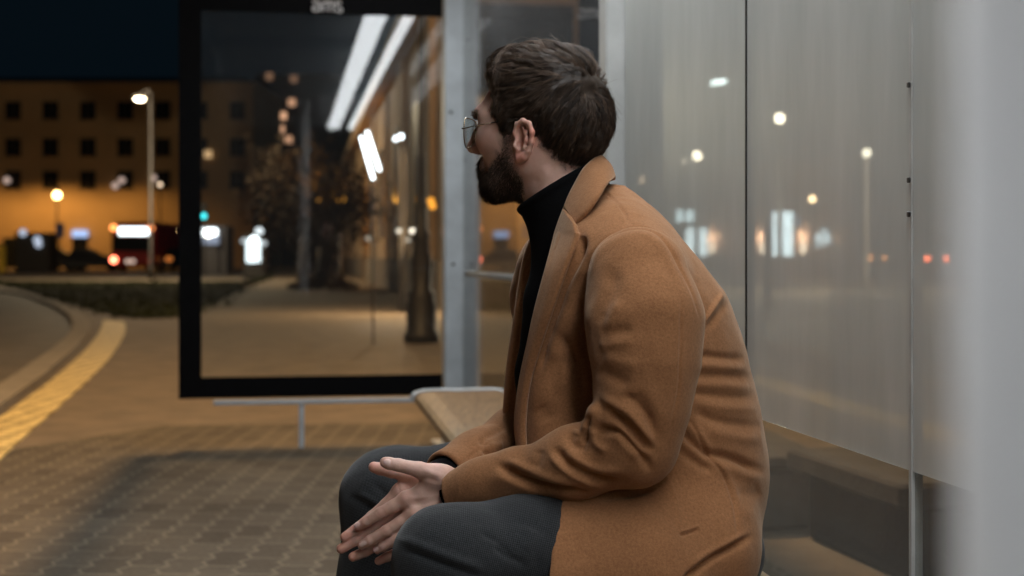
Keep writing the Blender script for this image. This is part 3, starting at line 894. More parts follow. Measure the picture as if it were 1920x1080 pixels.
# collar, from the near notch round the back of the neck
c1 = [(1059, 389, 2.244), (1067, 368, 2.250), (1077, 348, 2.258), (1094, 318, 2.276), (1113, 299, 2.305), (1124, 292, 2.345), (1116, 296, 2.395), (1088, 320, 2.432), (1060, 360, 2.445), (1035, 400, 2.44)]
c2 = [(1070, 406, 2.212), (1086, 384, 2.208), (1103, 356, 2.216), (1122, 328, 2.240), (1138, 312, 2.290), (1142, 312, 2.345), (1132, 318, 2.410), (1102, 340, 2.462), (1074, 375, 2.470), (1048, 408, 2.46)]
c3 = [(1081, 422, 2.190), (1104, 396, 2.182), (1124, 368, 2.190), (1139, 346, 2.222), (1150, 335, 2.290), (1150, 338, 2.350), (1140, 342, 2.420), (1112, 362, 2.482), (1086, 392, 2.490), (1058, 420, 2.48)]
V, Fq = sheet([[atn(*q) for q in c1], [atn(*q) for q in c2], [atn(*q) for q in c3]], 90, 14, .0085)
mesh_obj("collar", V, Fq, M_coat, coat, True)
# ---------------------------------------------------------------- turtleneck and cuffs
def knit_f(p):
    T = atn(1043, 349, 2.345); B = atn(1110, 460, 2.34)
    # oval tube, wider front to back
    ax = (B - T) / np.linalg.norm(B - T)
    q = p - T.astype(f4); t = q @ ax.astype(f4)
    r = q - t[:, None] * ax.astype(f4)
    fr = np.array([-ax[2], 0, ax[0]]); fr = fr / np.linalg.norm(fr)
    u = r @ fr.astype(f4); v = r[:, 1]
    ru = np.interp(t, [0, .05, .12], [.073, .078, .088]).astype(f4); rv = np.interp(t, [0, .05, .12], [.068, .073, .084]).astype(f4)
    tube = (np.sqrt((u / ru) ** 2 + (v / rv) ** 2) - 1) * .068
    hole = (np.sqrt((u / (ru - .006)) ** 2 + (v / (rv - .006)) ** 2) - 1) * .06
    d = np.maximum(tube, -t)
    d = np.maximum(d, t - .13)
    lip = np.sqrt(np.maximum(tube + .003, -.1) ** 2 + (t - .003) ** 2) - .0058
    d = smin(d, np.where(np.abs(t) < .03, lip, .05), .006)
    fold = np.sqrt((tube + .001) ** 2 + (t - .012) ** 2) - .0052
    d = smax(d, -np.maximum(hole, t - .012), .002)
    c = chain(p, [atn(1120, 480, 2.33), atn(1110, 620, 2.33), atn(1100, 800, 2.33), atn(1110, 940, 2.33)], [.085, .095, .095, .09], .03)
    c = smin(c, chain(p, [atn(1042, 452, 2.335), atn(1034, 560, 2.33), atn(1016, 700, 2.33), atn(1014, 850, 2.33)], [.030, .040, .040, .04], .02), .03)
    d = smin(d, c, .03)
    for a, b, r in ((atn(900, 908, 2.184), atn(841, 926, 2.2085), .0290), (atn(900, 866, 2.33), atn(818, 906, 2.262), .0345)):
        n = (b - a) / np.linalg.norm(b - a)
        e = np.maximum(seg(p, a, b + n * .05, r, r * .98), (p - b.astype(f4)) @ n.astype(f4))
        d = np.minimum(d, e)
    return d
kv, kq = surface(knit_f, A(-.16, 2.10, .52), A(.28, 2.48, 1.16), .0026, newton=1, slack=2.2)
knit = mesh_obj("turtleneck_sweater", kv, kq, M_knit, person, True)
# ---------------------------------------------------------------- trousers
def trouser_f(p):
    n = chain(p, [atn(1330, 1030, 2.26), atn(1000, 1033, 2.12), atn(842, 1050, 2.055)], [.088, .0800, .0760], .03)
    n = smin(n, chain(p, [atn(842, 1050, 2.055), atn(815, 1180, 2.05), atn(800, 1560, 2.06)], [.0760, .071, .062], .03), .025)
    q = p.copy()
    f = chain(p, [atn(1250, 990, 2.44), atn(900, 925, 2.47), atn(735, 938, 2.475)], [.10, .089, .0870], .03)
    f = smin(f, chain(p, [atn(735, 938, 2.475), atn(723, 1100, 2.47), atn(720, 1470, 2.46)], [.0870, .079, .064], .03), .025)
    return np.minimum(n, f)
tv, tq = surface(trouser_f, A(-.36, 1.90, .08), A(.44, 2.60, .76), .0032, newton=1, slack=1.8)
TS = [([(760, 1030), (800, 1045), (850, 1065), (905, 1082)], 6, -.0055), ([(748, 1010), (790, 1024), (850, 1048), (910, 1068)], 8, .0035), ([(925, 1025), (950, 1042), (990, 1060)], 7, -.0035), ([(900, 1000), (930, 1015), (960, 1040)], 6, -.0022), ([(1000, 990), (980, 1030)], 9, .0015),
      ([(960, 975), (1000, 985), (1035, 1005)], 9, -.0018), ([(1030, 960), (1010, 1020), (1005, 1075)], 9, -.0025),
      ([(655, 930), (690, 950), (720, 985)], 8, -.004), ([(672, 925), (700, 940), (730, 960)], 6, .003), ([(700, 905), (725, 930), (745, 960)], 8, -.003), ([(655, 985), (690, 1010)], 9, -.003)]
tv = sculpt(tv, tq, TS)
tn = vnormals(tv, tq)
tv = tv + tn * ((vnoise(tv + 2, 20) - .5) * .004 + (vnoise(tv + 5, 60) - .5) * .0012)[:, None].astype(f4)
mesh_obj("trousers", tv, tq, M_trouser, person, True)
M_shoe = mat("shoe_leather", (.02, .016, .014), .4, var=.2, scale=30)
for kx, ky in ((atn(800, 1560, 2.06), 2.06), (atn(720, 1470, 2.46), 2.46)):
    def shoe_f(p, k=kx):
        b = A(k[0], k[1], 0)
        d = chain(p, [b + A(.045, 0, .045), b + A(-.03, 0, .055), b + A(-.11, 0, .035), b + A(-.19, 0, .032)], [.035, .038, .036, .030], .02)
        d = smin(d, chain(p, [b + A(.005, 0, .05), b + A(.01, 0, .12)], [.04, .043]), .02)
        return smax(d, .004 - p[:, 2], .004)
    sv, sq_ = surface(shoe_f, A(kx[0] - .26, kx[1] - .08, -.01), A(kx[0] + .12, kx[1] + .08, .2), .005, newton=1)
    mesh_obj("shoe", sv, sq_, M_shoe, person, True)
# ---------------------------------------------------------------- hair, beard, glasses
def hair_material(name, c0, c1, rough=.5, spec=.32):
    m, nt, b, out = nodes(name)
    a = N(nt, "ShaderNodeAttribute", attribute_name="tone")
    r = ramp(nt, a.outputs["Fac"], [(0.0, c0), (1.0, c1)])
    nt.links.new(r.outputs["Color"], b.inputs["Base Color"])
    b.inputs["Roughness"].default_value = rough; b.inputs["Specular IOR Level"].default_value = spec
    return m
M_hair = hair_material("brown_hair", (.012, .0075, .005), (.150, .094, .060))
M_beard = hair_material("dark_beard", (.012, .0075, .005), (.095, .055, .032), .5, .3)

def poly_dist(x, z, P):
    P = np.asarray(P, float); best = np.full(len(x), 9.0)
    for i in range(len(P)):
        a, b = P[i], P[(i + 1) % len(P)]; ba = b - a
        t = np.clip(((x - a[0]) * ba[0] + (z - a[1]) * ba[1]) / (ba @ ba), 0, 1)
        best = np.minimum(best, np.hypot(x - a[0] - t * ba[0], z - a[1] - t * ba[1]))
    return np.where(inpoly(x, z, P), best, -best)
HP2 = [q for q in HAIRP if True]
def thick(q):
    """depth of the hair over the scalp, in head space"""
    x, y, z = q[:, 0], np.abs(q[:, 1]), q[:, 2]
    top = np.clip((z - .075) / .05, 0, 1)
    back = np.clip((-x - .03) / .05, 0, 1) * np.clip((z + .03) / .05, 0, 1)
    t = .0075 + .020 * top + .006 * back * (1 - .55 * top)
    t = t + .009 * np.clip((x - .02) / .04, 0, 1) * top
    t = t * (1 - .62 * np.clip((.03 - z) / .06, 0, 1))
    e = np.clip(poly_dist(x, z, HP2) / .022, 0, 1)
    return t * np.sqrt(e)
gl = lambda q: grad(skull_l, q)
def hull_l(q):
    d = skull_l(q)
    lump = (vnoise(q + 5, 38) - .5) * .007 + (vnoise(q + 9, 85) - .5) * .003
    inside = poly_dist(q[:, 0], q[:, 2], HP2)
    return np.maximum(d - thick(q) * .80 - lump * np.clip(inside / .02, 0, 1), -inside * .6).astype(f4)
hv, hq_ = surface(hull_l, A(-.15, -.12, -.06), A(.13, .12, .19), .0026, newton=1, slack=2.4)
Rw = lambda q: (HC + q @ HB.T).astype(f4)

def strands(paths, r0, r1, tone, mat_, name, parent):
    """paths n x m x 3 -> one mesh of three-sided hairs"""
    n, m, _ = paths.shape
    t = np.gradient(paths, axis=1); t /= np.maximum(np.linalg.norm(t, axis=2), 1e-9)[..., None]
    up = np.tile(np.array([.31, .52, .79]), (n, m, 1))
    a = np.cross(t, up); a /= np.maximum(np.linalg.norm(a, axis=2), 1e-9)[..., None]
    b = np.cross(t, a)
    rad = np.linspace(1, 0, m)[None, :] * (r0 - r1) + r1
    V = []
    for k in range(3):
        th = 2 * math.pi * k / 3
        V.append(paths + (a * math.cos(th) + b * math.sin(th)) * rad[..., None])
    V = np.stack(V, 2).reshape(-1, 3)
    i = np.arange(n)[:, None, None] * m * 3; j = np.arange(m - 1)[None, :, None] * 3; k = np.arange(3)[None, None, :]; k2 = (k + 1) % 3
    Fq = np.stack([i + j + k, i + j + k2, i + j + 3 + k2, i + j + 3 + k], -1).reshape(-1, 4)
    o = mesh_obj(name, V.astype(f4), Fq, mat_, parent, True)
    attr(o, "tone", np.repeat(tone, m * 3))
    return o
# roots on the scalp
cand = np.nonzero(hairmask)[0]
sc_p = lq[cand].astype(f4)
W0 = None
ys = np.linspace(2.15, 2.5, 400)
ray = loc(np.array([atn(1108, 166, y) for y in ys])).astype(f4)
kk = np.nonzero(skull_l(ray) - .012 < 0)[0]
W0 = ray[kk[0]] if len(kk) else A(-.07, .03, .10)
def flow(q, ph):
    r = q - W0
    dist = np.maximum(ln(r), 1e-4)[:, None]
    n = gl(q)[1]; n /= np.maximum(ln(n), 1e-6)[:, None]
    rad = r / dist
    spin = np.cross(n, rad)
    d = rad + .55 * spin * np.exp(-dist / .03)
    top = np.clip((q[:, 2] - .075) / .04, 0, 1)[:, None]
    back = np.clip((-q[:, 0] - .02) / .05, 0, 1)[:, None] * (1 - top)
    side = (1 - top) * (1 - back)
    fr_ = np.clip((q[:, 0] - .012) / .035, 0, 1)[:, None]
    d = d * (1 - .8 * fr_) + top * (1 - fr_) * A(.9, -.15, .1) + top * fr_ * A(-1.1, .25, .35) + back * A(.25, 0, -.9) + side * (1 - fr_) * A(.55, 0, -.55) + side * fr_ * A(-.75, 0, -.35)
    # waves, shared by neighbouring locks
    w = np.stack([vnoise(q + 11, 22) - .5, vnoise(q + 23, 22) - .5, vnoise(q + 37, 22) - .5], 1)
    d = d + 2.6 * w * (.35 + .65 * top) + ph * .6
    d = d - n * np.einsum('ij,ij->i', d, n)[:, None]
    return d / np.maximum(ln(d), 1e-6)[:, None], n
def guides(n, steps=11):
    p = sc_p[rng.integers(0, len(sc_p), n)].copy()
    ph = rng.normal(0, .35, (n, 3)).astype(f4)
    top = np.clip((p[:, 2] - .06) / .05, 0, 1)
    L = (.022 + .030 * top + rng.random(n) * .012) * np.clip(poly_dist(p[:, 0], p[:, 2], HP2) / .02 + .25, .3, 1)
    lay = .30 + 1.02 * rng.random(n) ** .8
    out = [p.copy()]; nn = []
    q = p.copy(); bend = rng.normal(0, .3, (n, 3)).astype(f4)
    for s in range(steps):
        d, nv = flow(q, ph)
        q = q + d * (L / steps)[:, None]
        sd, g = gl(q)
        q = (q - g * sd[:, None]).astype(f4)
        k = (s + 1) / steps
        lift = thick(q) * lay * min(1, (k * 2.2) ** .8) + .002
        lift = lift + (vnoise(q + 3, 45) - .5) * .006 * k
        out.append((q + nv * lift[:, None] * 1.0).astype(f4)); nn.append(nv)
    return np.stack(out, 1), lay
NG = 2600
gp, lay = guides(NG)
PER = 18
off = rng.normal(0, 1, (NG, PER, 1, 3)) * .0021
tap = np.linspace(1.0, .45, gp.shape[1])[None, None, :, None]
frz = np.cumsum(rng.normal(0, .00022, (NG, PER, gp.shape[1], 3)), 2)
P = gp[:, None] + off * tap + frz
cut = rng.random((NG, PER)) * .25
P = P.reshape(NG * PER, gp.shape[1], 3)
tone = np.clip(np.repeat(.06 + .62 * rng.random(NG) ** 1.6, PER) + np.repeat(.14 * np.clip((gp[:, 5, 2] - .09) / .04, 0, 1), PER) + rng.normal(0, .14, NG * PER), 0, 1)
hair = mesh_obj("hair", Rw(hv), hq_, M_hair, person, True)
attr(hair, "tone", np.full(len(hv), .12))
strands(Rw(P.reshape(-1, 3)).reshape(P.shape), .00025, .00009, tone, M_hair, "strands", hair)
# a few loose flyaway hairs
gp2, _ = guides(900)
top = gp2[:, 0, 2] > .06
gp2 = gp2[top]
n2 = gl(gp2[:, -1].astype(f4))[1]
gp2 = gp2 + n2[:, None, :] * (np.linspace(0, 1, gp2.shape[1]) ** 2)[None, :, None] * (rng.random(len(gp2)) * .018)[:, None, None]
strands(Rw(gp2.reshape(-1, 3)).reshape(gp2.shape),   .00027, .00010, np.full(len(gp2), .8), M_hair, "strands", hair)

# beard
bm = headv & inpoly(lq[:, 0] + jit * .6, lq[:, 2] + jit * .6, BEARDP) & (lq[:, 2] < .012)
cb = np.nonzero(bm)[0]
bn = vnormals(bv, bq)
nb_ = 13000
pick = cb[rng.integers(0, len(cb), nb_)]
rp, rn = lq[pick].astype(f4), (bn[pick] @ HB).astype(f4)
edge = np.clip(poly_dist(rp[:, 0], rp[:, 2], BEARDP) / .014, .12, 1)
low = np.clip((-rp[:, 2] - .012) / .05, 0, 1)
Lb = (.0045 + .0065 * low) * edge * (.6 + .6 * rng.random(nb_))
m_ = 6
dirn = rn * .75 + A(.12, 0, -.75) + rng.normal(0, .42, (nb_, 3))
dirn[:, 1] += 0
curl = rng.normal(0, .5, (nb_, 3)) + np.stack([vnoise(rp + 3, 90) - .5, vnoise(rp + 13, 90) - .5, vnoise(rp + 29, 90) - .5], 1) * 2.2
pts = [rp]; q = rp.astype(float); d = dirn / np.linalg.norm(dirn, axis=1)[:, None]
for s in range(m_ - 1):
    q = q + d * (Lb / (m_ - 1))[:, None]; pts.append(q.copy())
    d = d + curl * .16 + A(.03, 0, -.16); d /= np.linalg.norm(d, axis=1)[:, None]
P = np.stack(pts, 1)
strands(Rw(P.reshape(-1, 3)).reshape(P.shape), .00030, .00012, np.clip(rng.normal(.45, .33, nb_), 0, 1), M_beard, "beard", person)
# brows
br = np.nonzero(headv & (np.abs(np.abs(lq[:, 1]) - .030) < .022) & (np.abs(lq[:, 2] - .052) < .006) & (lq[:, 0] > .07))[0]
pk = br[rng.integers(0, len(br), 500)]
rp, rn = lq[pk].astype(f4), (bn[pk] @ HB).astype(f4)
dd = rn * .5 + np.stack([-.3 + 0 * rp[:, 0], np.sign(rp[:, 1]), .25 + 0 * rp[:, 0]], 1) + rng.normal(0, .15, (500, 3)); dd /= np.linalg.norm(dd, axis=1)[:, None]
P = rp[:, None] + dd[:, None] * np.linspace(0, .008, 4)[None, :, None]
strands(Rw(P.reshape(-1, 3)).reshape(P.shape), .00026, .0001, np.full(500, .5), M_beard, "eyebrow", person)

# glasses: thin metal frame
M_wire = mat("dark_gold_wire", (.42, .34, .24), .25, 1.0, .15, 40)
M_tip = mat("black_temple_tip", (.01, .01, .01), .3)
m, nt, b, out = nodes("spectacle_lens")
tr = N(nt, "ShaderNodeBsdfTransparent"); tr.inputs["Color"].default_value = (.95, .97, .97, 1)
gb = N(nt, "ShaderNodeBsdfGlossy"); gb.inputs["Roughness"].default_value = .02
fr = schlick(nt, .035, .6)
ms = N(nt, "ShaderNodeMixShader")
nt.links.new(fr.outputs[0], ms.inputs[0]); nt.links.new(tr.outputs[0], ms.inputs[1]); nt.links.new(gb.outputs[0], ms.inputs[2]); nt.links.new(ms.outputs[0], out.inputs["Surface"]); nt.nodes.remove(b)
M_lens = m
def rim(sg):
    """aviator outline in head space"""
    pts = []
    cx, cy_, cz = .1165, .0350, .0235
    prof = [(-.0225, .012), (-.020, .0195), (-.010, .0232), (.008, .0238), (.021, .0215), (.0265, .014), (.0268, .002), (.0225, -.012), (.013, -.0225), (.000, -.0255), (-.012, -.021), (-.0195, -.010)]
    for a, z in crom(prof + prof[:1], 48)[:-1]:
        y = cy_ + a
        pts.append(H(cx - .10 * max(0, a) - .004 * abs(a) / .026 - .05 * z, sg * y, cz + z))
    return pts
glasses = MB()
for sg in (1, -1): glasses.tube(rim(sg), .00105, 6, closed=True)
glasses.tube([H(.1135, .0125, .036), H(.1185, 0, .0385), H(.1135, -.0125, .036)], .0009, 6)
glasses.tube([H(.1125, .0155, .028), H(.119, 0, .029), H(.1125, -.0155, .028)], .0009, 6)
for sg in (1, -1):
    glasses.tube([H(.1125, sg * .0145, .026), H(.107, sg * .0135, .020), H(.105, sg * .0125, .014)], .0006, 5)
    glasses.sphere(H(.105, sg * .0125, .012), .0035, 6, (1, .5, 1.3))
go = glasses.build("glasses", M_wire, person, True)
for sg in (1, -1):
    hng = H(.1080, sg * .0625, .0285)
    MB().tube([H(.1135, sg * .0612, .0285), hng, H(.090, sg * .0690, .0305), H(.052, sg * .0735, .0345)], [.0013, .0011, .0008, .0009], 6).build("temple_arm", M_wire, go, True)
    MB().tube([H(.054, sg * .0733, .0343), H(.030, sg * .0765, .0368), H(.008, sg * .0800, .0375), H(-.012, sg * .0795, .030), H(-.026, sg * .0760, .014)], [.0011, .0017, .0019, .0019, .0015], 6).build("temple_tip", M_tip, go, True)
    R = rim(sg); c = sum((Vector(p) for p in R), Vector()) / len(R)
    dv = Vector(hf) * .0011
    front = [Vector(p) * .99 + c * .01 + dv * .5 for p in R]; backp = [v - dv for v in front]
    n = len(R)
    fs = [(i, (i + 1) % n, 2 * n) for i in range(n)] + [(n + (i + 1) % n, n + i, 2 * n + 1) for i in range(n)] + [(i, n + i, n + (i + 1) % n, (i + 1) % n) for i in range(n)]
    mesh_obj("lens", front + backp + [c + dv * 1.4, c + dv * .4], fs, M_lens, go, True)
# ================================================================ the place
BS = .16                                     # how far the shelter's long wall turns off the view axis
nv = Vector((-BS, 1, 0)).normalized()        # along the bench
tv_ = Vector((nv.y, -nv.x, 0))               # across the bench, towards the back wall
UP = Vector((0, 0, 1))
C0 = Vector((-.262, 7.37, 0))                # corner post
def wall(Y): return Vector((C0.x + BS * (C0.y - Y), Y, 0))

# ---- materials of the street
def paving():
    m, nt, b, out = nodes("interlocking_pavers")
    tc = N(nt, "ShaderNodeTexCoord")
    sep = N(nt, "ShaderNodeSeparateXYZ"); nt.links.new(tc.outputs["Object"], sep.inputs[0])
    def tri(sock, period, amp):
        a = N(nt, "ShaderNodeMath", operation='PINGPONG'); a.inputs[1].default_value = period; nt.links.new(sock, a.inputs[0])
        c = N(nt, "ShaderNodeMath", operation='MULTIPLY_ADD'); c.inputs[1].default_value = amp; c.inputs[2].default_value = 0; nt.links.new(a.outputs[0], c.inputs[0]); return c.outputs[0]
    wx = tri(sep.outputs["Y"], .0575, .50); wy = tri(sep.outputs["X"], .06, .12)
    ax = N(nt, "ShaderNodeMath", operation='ADD'); nt.links.new(sep.outputs["X"], ax.inputs[0]); nt.links.new(wx, ax.inputs[1])
    ay = N(nt, "ShaderNodeMath", operation='ADD'); nt.links.new(sep.outputs["Y"], ay.inputs[0]); nt.links.new(wy, ay.inputs[1])
    cb_ = N(nt, "ShaderNodeCombineXYZ"); nt.links.new(ay.outputs[0], cb_.inputs[0]); nt.links.new(ax.outputs[0], cb_.inputs[1])
    br = N(nt, "ShaderNodeTexBrick"); br.offset = .5
    for k, v in (("Scale", 1.0), ("Mortar Size", .0068), ("Mortar Smooth", .25), ("Brick Width", .23), ("Row Height", .12), ("Bias", 0)): br.inputs[k].default_value = v
    br.inputs["Color1"].default_value = (.110, .096, .078, 1); br.inputs["Color2"].default_value = (.154, .134, .107, 1); br.inputs["Mortar"].default_value = (.232, .203, .160, 1)
    nt.links.new(cb_.outputs[0], br.inputs["Vector"])
    n1 = noise(nt, 1.3, 5, .6); n2 = noise(nt, 60, 5, .7)
    r1 = ramp(nt, n1.outputs["Fac"], [(.3, (.72, .70, .68)), (.72, (1.1, 1.08, 1.04))]); r2 = ramp(nt, n2.outputs["Fac"], [(.25, (.7, .7, .7)), (.75, (1.2, 1.2, 1.2))])
    m1 = N(nt, "ShaderNodeMix", data_type='RGBA', blend_type='MULTIPLY'); m1.inputs["Factor"].default_value = 1
    m2 = N(nt, "ShaderNodeMix", data_type='RGBA', blend_type='MULTIPLY'); m2.inputs["Factor"].default_value = 1
    nt.links.new(br.outputs["Color"], m1.inputs["A"]); nt.links.new(r1.outputs["Color"], m1.inputs["B"])
    nt.links.new(m1.outputs["Result"], m2.inputs["A"]); nt.links.new(r2.outputs["Color"], m2.inputs["B"])
    nt.links.new(m2.outputs["Result"], b.inputs["Base Color"]); b.inputs["Roughness"].default_value = .92; b.inputs["Specular IOR Level"].default_value = .15
    ad = N(nt, "ShaderNodeMath", operation='MULTIPLY_ADD'); ad.inputs[1].default_value = -1.0
    nt.links.new(br.outputs["Fac"], ad.inputs[0]); nt.links.new(n2.outputs["Fac"], ad.inputs[2]); bump(nt, b, ad.outputs[0], .5, .006)
    return m
M_pave = paving()
M_walk = mat("worn_asphalt_walk", (.172, .135, .096), .8, var=.28, scale=3.5, bmp=.4, bscale=70)
M_road = mat("road_asphalt", (.115, .095, .072), .7, var=.3, scale=2, bmp=.4, bscale=60)
M_kerb = mat("kerb_concrete", (.26, .235, .205), .85, var=.2, scale=6, bmp=.3, bscale=50)
M_grass = mat("verge_grass", (.026, .030, .008), 1.0, var=.5, scale=2.5, bmp=.8, bscale=20, spec=.03)
M_steel = mat("grey_powder_coated_steel", (.50, .555, .59), .5, 0.0, .16, 5, .15, 40)
M_steel2 = mat("dull_galvanised_steel", (.30, .33, .345), .45, .35, .2, 12, .1, 60)
M_black = mat("black_enamel_border", (.004, .004, .0045), .6, var=.2, scale=20, spec=.06)
M_dark = mat("black_cast_iron", (.02, .018, .017), .5, 0, .3, 15, .3, 40)
M_pole = mat("lamp_pole_steel", (.045, .04, .035), .5, .3, .2, 8)
def tactile():
    m, nt, b, out = nodes("yellow_tactile_paving")
    tc = N(nt, "ShaderNodeTexCoord"); v = N(nt, "ShaderNodeTexVoronoi"); v.inputs["Scale"].default_value = 7.0; v.inputs["Randomness"].default_value = .15
    nt.links.new(tc.outputs["Object"], v.inputs["Vector"])
    r = ramp(nt, v.outputs["Distance"], [(.20, (.22, .14, .035)), (.34, (.86, .70, .30))])
    n = noise(nt, 5, 5, .6); r2 = ramp(nt, n.outputs["Fac"], [(.3, (.7, .68, .65)), (.7, (1.05, 1.05, 1.05))])
    m1 = N(nt, "ShaderNodeMix", data_type='RGBA', blend_type='MULTIPLY'); m1.inputs["Factor"].default_value = 1
    nt.links.new(r.outputs["Color"], m1.inputs["A"]); nt.links.new(r2.outputs["Color"], m1.inputs["B"]); nt.links.new(m1.outputs["Result"], b.inputs["Base Color"])
    b.inputs["Roughness"].default_value = .7; bump(nt, b, v.outputs["Distance"], .6, .01)
    return m
M_yel = tactile()
def wood():
    m, nt, b, out = nodes("bench_plywood")
    n1 = noise(nt, 5, 6, .62, vec_scale=(14, 1.2, 14)); n2 = noise(nt, 60, 3, .6, vec_scale=(6, .6, 6))
    r = ramp(nt, n1.outputs["Fac"], [(.28, (.085, .048, .018)), (.5, (.185, .115, .052)), (.75, (.26, .175, .088))])
    r2 = ramp(nt, n2.outputs["Fac"], [(.3, (.75, .72, .70)), (.7, (1.05, 1.05, 1.05))])
    m1 = N(nt, "ShaderNodeMix", data_type='RGBA', blend_type='MULTIPLY'); m1.inputs["Factor"].default_value = 1
    nt.links.new(r.outputs["Color"], m1.inputs["A"]); nt.links.new(r2.outputs["Color"], m1.inputs["B"]); nt.links.new(m1.outputs["Result"], b.inputs["Base Color"])
    b.inputs["Roughness"].default_value = .5; bump(nt, b, n1.outputs["Fac"], .15, .004)
    return m
M_wood = wood()
def glass(name, haze, haze_col, refl=1.0, rough=.015, tint=(.93, .95, .95), streak=(1.5, 1.5, .35), ior=1.5, sheen=0.0):
    """a pane: clear with mirror reflection, and a film of dust and grease that catches the lamps"""
    m, nt, b, out = nodes(name); nt.nodes.remove(b)
    tr = N(nt, "ShaderNodeBsdfTransparent"); tr.inputs["Color"].default_value = (*tint, 1)
    g = N(nt, "ShaderNodeBsdfGlossy"); g.inputs["Roughness"].default_value = rough
    fm = schlick(nt, .04 * refl, refl)
    a = N(nt, "ShaderNodeMixShader"); nt.links.new(fm.outputs[0], a.inputs[0]); nt.links.new(tr.outputs[0], a.inputs[1]); nt.links.new(g.outputs[0], a.inputs[2])
    if haze > 0:
        df = N(nt, "ShaderNodeBsdfDiffuse"); df.inputs["Color"].default_value = (*haze_col, 1)
        tl = N(nt, "ShaderNodeBsdfTranslucent"); tl.inputs["Color"].default_value = (*haze_col, 1)
        d0 = N(nt, "ShaderNodeMixShader"); d0.inputs[0].default_value = .08; nt.links.new(df.outputs[0], d0.inputs[1]); nt.links.new(tl.outputs[0], d0.inputs[2])
        gs = N(nt, "ShaderNodeBsdfGlossy"); gs.inputs["Roughness"].default_value = .36; gs.distribution = "BECKMANN"; gs.inputs["Color"].default_value = (*haze_col, 1)
        dt = N(nt, "ShaderNodeMixShader"); dt.inputs[0].default_value = sheen; nt.links.new(d0.outputs[0], dt.inputs[1]); nt.links.new(gs.outputs[0], dt.inputs[2])
        n = noise(nt, 2.2, 5, .6, vec_scale=streak)
        r = ramp(nt, n.outputs["Fac"], [(.25, (haze * .74,) * 3), (.75, (haze * 1.22,) * 3)])
        h = N(nt, "ShaderNodeMixShader"); nt.links.new(r.outputs["Color"], h.inputs[0]); nt.links.new(a.outputs[0], h.inputs[1]); nt.links.new(dt.outputs[0], h.inputs[2])
        nt.links.new(h.outputs[0], out.inputs["Surface"])
    else:
        nt.links.new(a.outputs[0], out.inputs["Surface"])
    return m
M_glass_end = glass("end_pane_glass", .012, (.6, .6, .6), .65)
M_glass_back = glass("dusty_pane_glass", .15, (.8, .8, .76), .4, .05, sheen=.12)
M_film = glass("milky_window_film", .47, (.95, .97, .93), .15, .1, sheen=.12)
M_glass_far = glass("clear_pane_glass", .05, (.6, .6, .6), .8)
M_glass_sheet = glass("frosted_sheet", .20, (.60, .64, .66), .25, .15, sheen=.5)
M_poly = glass("polycarbonate_roofing", .35, (.5, .5, .5), .5, .2)

# ---- ground
def sheet_poly(name, pts, z, m, kind="structure", hgt=None):
    o = MB()
    if hgt: o.poly([(p[0], p[1], z - hgt) for p in pts], hgt)
    else: o.add([(p[0], p[1], z) for p in pts], [tuple(range(len(pts)))])
    return tag(o.build(name, m), kind=kind)
def ribbon(name, L, R, z, m, kind="structure", h=0.0):
    mb = MB(); n = len(L)
    if h:
        vs = [(p.x, p.y, z) for p in L] + [(p.x, p.y, z) for p in R] + [(p.x, p.y, z - h) for p in L] + [(p.x, p.y, z - h) for p in R]
        fs = []
        for i in range(n - 1): fs += [(i, i + 1, n + i + 1, n + i), (i, 2 * n + i, 2 * n + i + 1, i + 1), (n + i, n + i + 1, 3 * n + i + 1, 3 * n + i)]
        fs += [(0, n, 3 * n, 2 * n), (n - 1, 3 * n - 1, 4 * n - 1, 2 * n - 1)]
        mb.add(vs, fs)
    else:
        mb.add([(p.x, p.y, z) for p in L] + [(p.x, p.y, z) for p in R], [(i, i + 1, n + i + 1, n + i) for i in range(n - 1)])
    return tag(mb.build(name, m), kind=kind)
tag(MB().add([(-900, -60, 0), (900, -60, 0), (900, 1400, 0), (-900, 1400, 0)], [(0, 1, 2, 3)]).build("ground", M_walk), kind="structure")
fl = [Vector((-1.95, -3, 0)), Vector((-1.86, 5.03, 0)), Vector((-1.72, 7.05, 0)), Vector((-.386, 7.42, 0)), Vector((.25, 7.5, 0)), Vector((.75, 7.5, 0)), Vector((2.2, -3, 0))]
sheet_poly("shelter_paving", [(-2.9, -3), (-3.1, 6.0), (-2.0, 8.2), (.6, 8.4), (.75, 5), (1.4, 1), (2.1, -3)], .004, M_pave)
kc = crom([(-900, 470 + 25), (-300, 515), (0, 548), (70, 566), (122, 592), (136, 620), (112, 652), (55, 695), (-20, 746), (-400, 980)], 60)
kc[0, 1] = 497
KL = [gnd(x, y) for x, y in kc]
KR = []
for i, p in enumerate(KL):
    a, c = KL[max(0, i - 1)], KL[min(len(KL) - 1, i + 1)]; d = (c - a).normalized(); KR.append(p + Vector((-d.y, d.x, 0)) * .22)
ribbon("kerb", KL, KR, .06, M_kerb, h=.09)
rd = [(p.x - .02, p.y, 0) for p in KL] 
sheet_poly("road", [(q[0], q[1]) for q in rd] + [(-60, 2), (-400, 2), (-400, KL[0].y)], .004, M_road)
o1 = crom([(0, 864), (60, 808), (120, 756), (190, 690), (222, 648), (235, 622), (233, 604)], 40); i1 = crom([(0, 786), (50, 750), (100, 712), (150, 668), (178, 636), (190, 615), (193, 602)], 40)
ext = lambda P: np.vstack([[P[0] * 2 - P[8]], P])
ribbon("tactile_strip", [gnd(x, y) for x, y in ext(i1)], [gnd(x, y) for x, y in ext(o1)], .012, M_yel, h=.016)
Lk = [gnd(x, y) for x, y in ((1330, 697), (1419, 724), (1560, 768), (1714, 812), (1900, 870), (2300, 1000))]
ribbon("tactile_strip", Lk, [p + Vector((.28, .02, 0)) for p in Lk], .012, M_yel, h=.016)
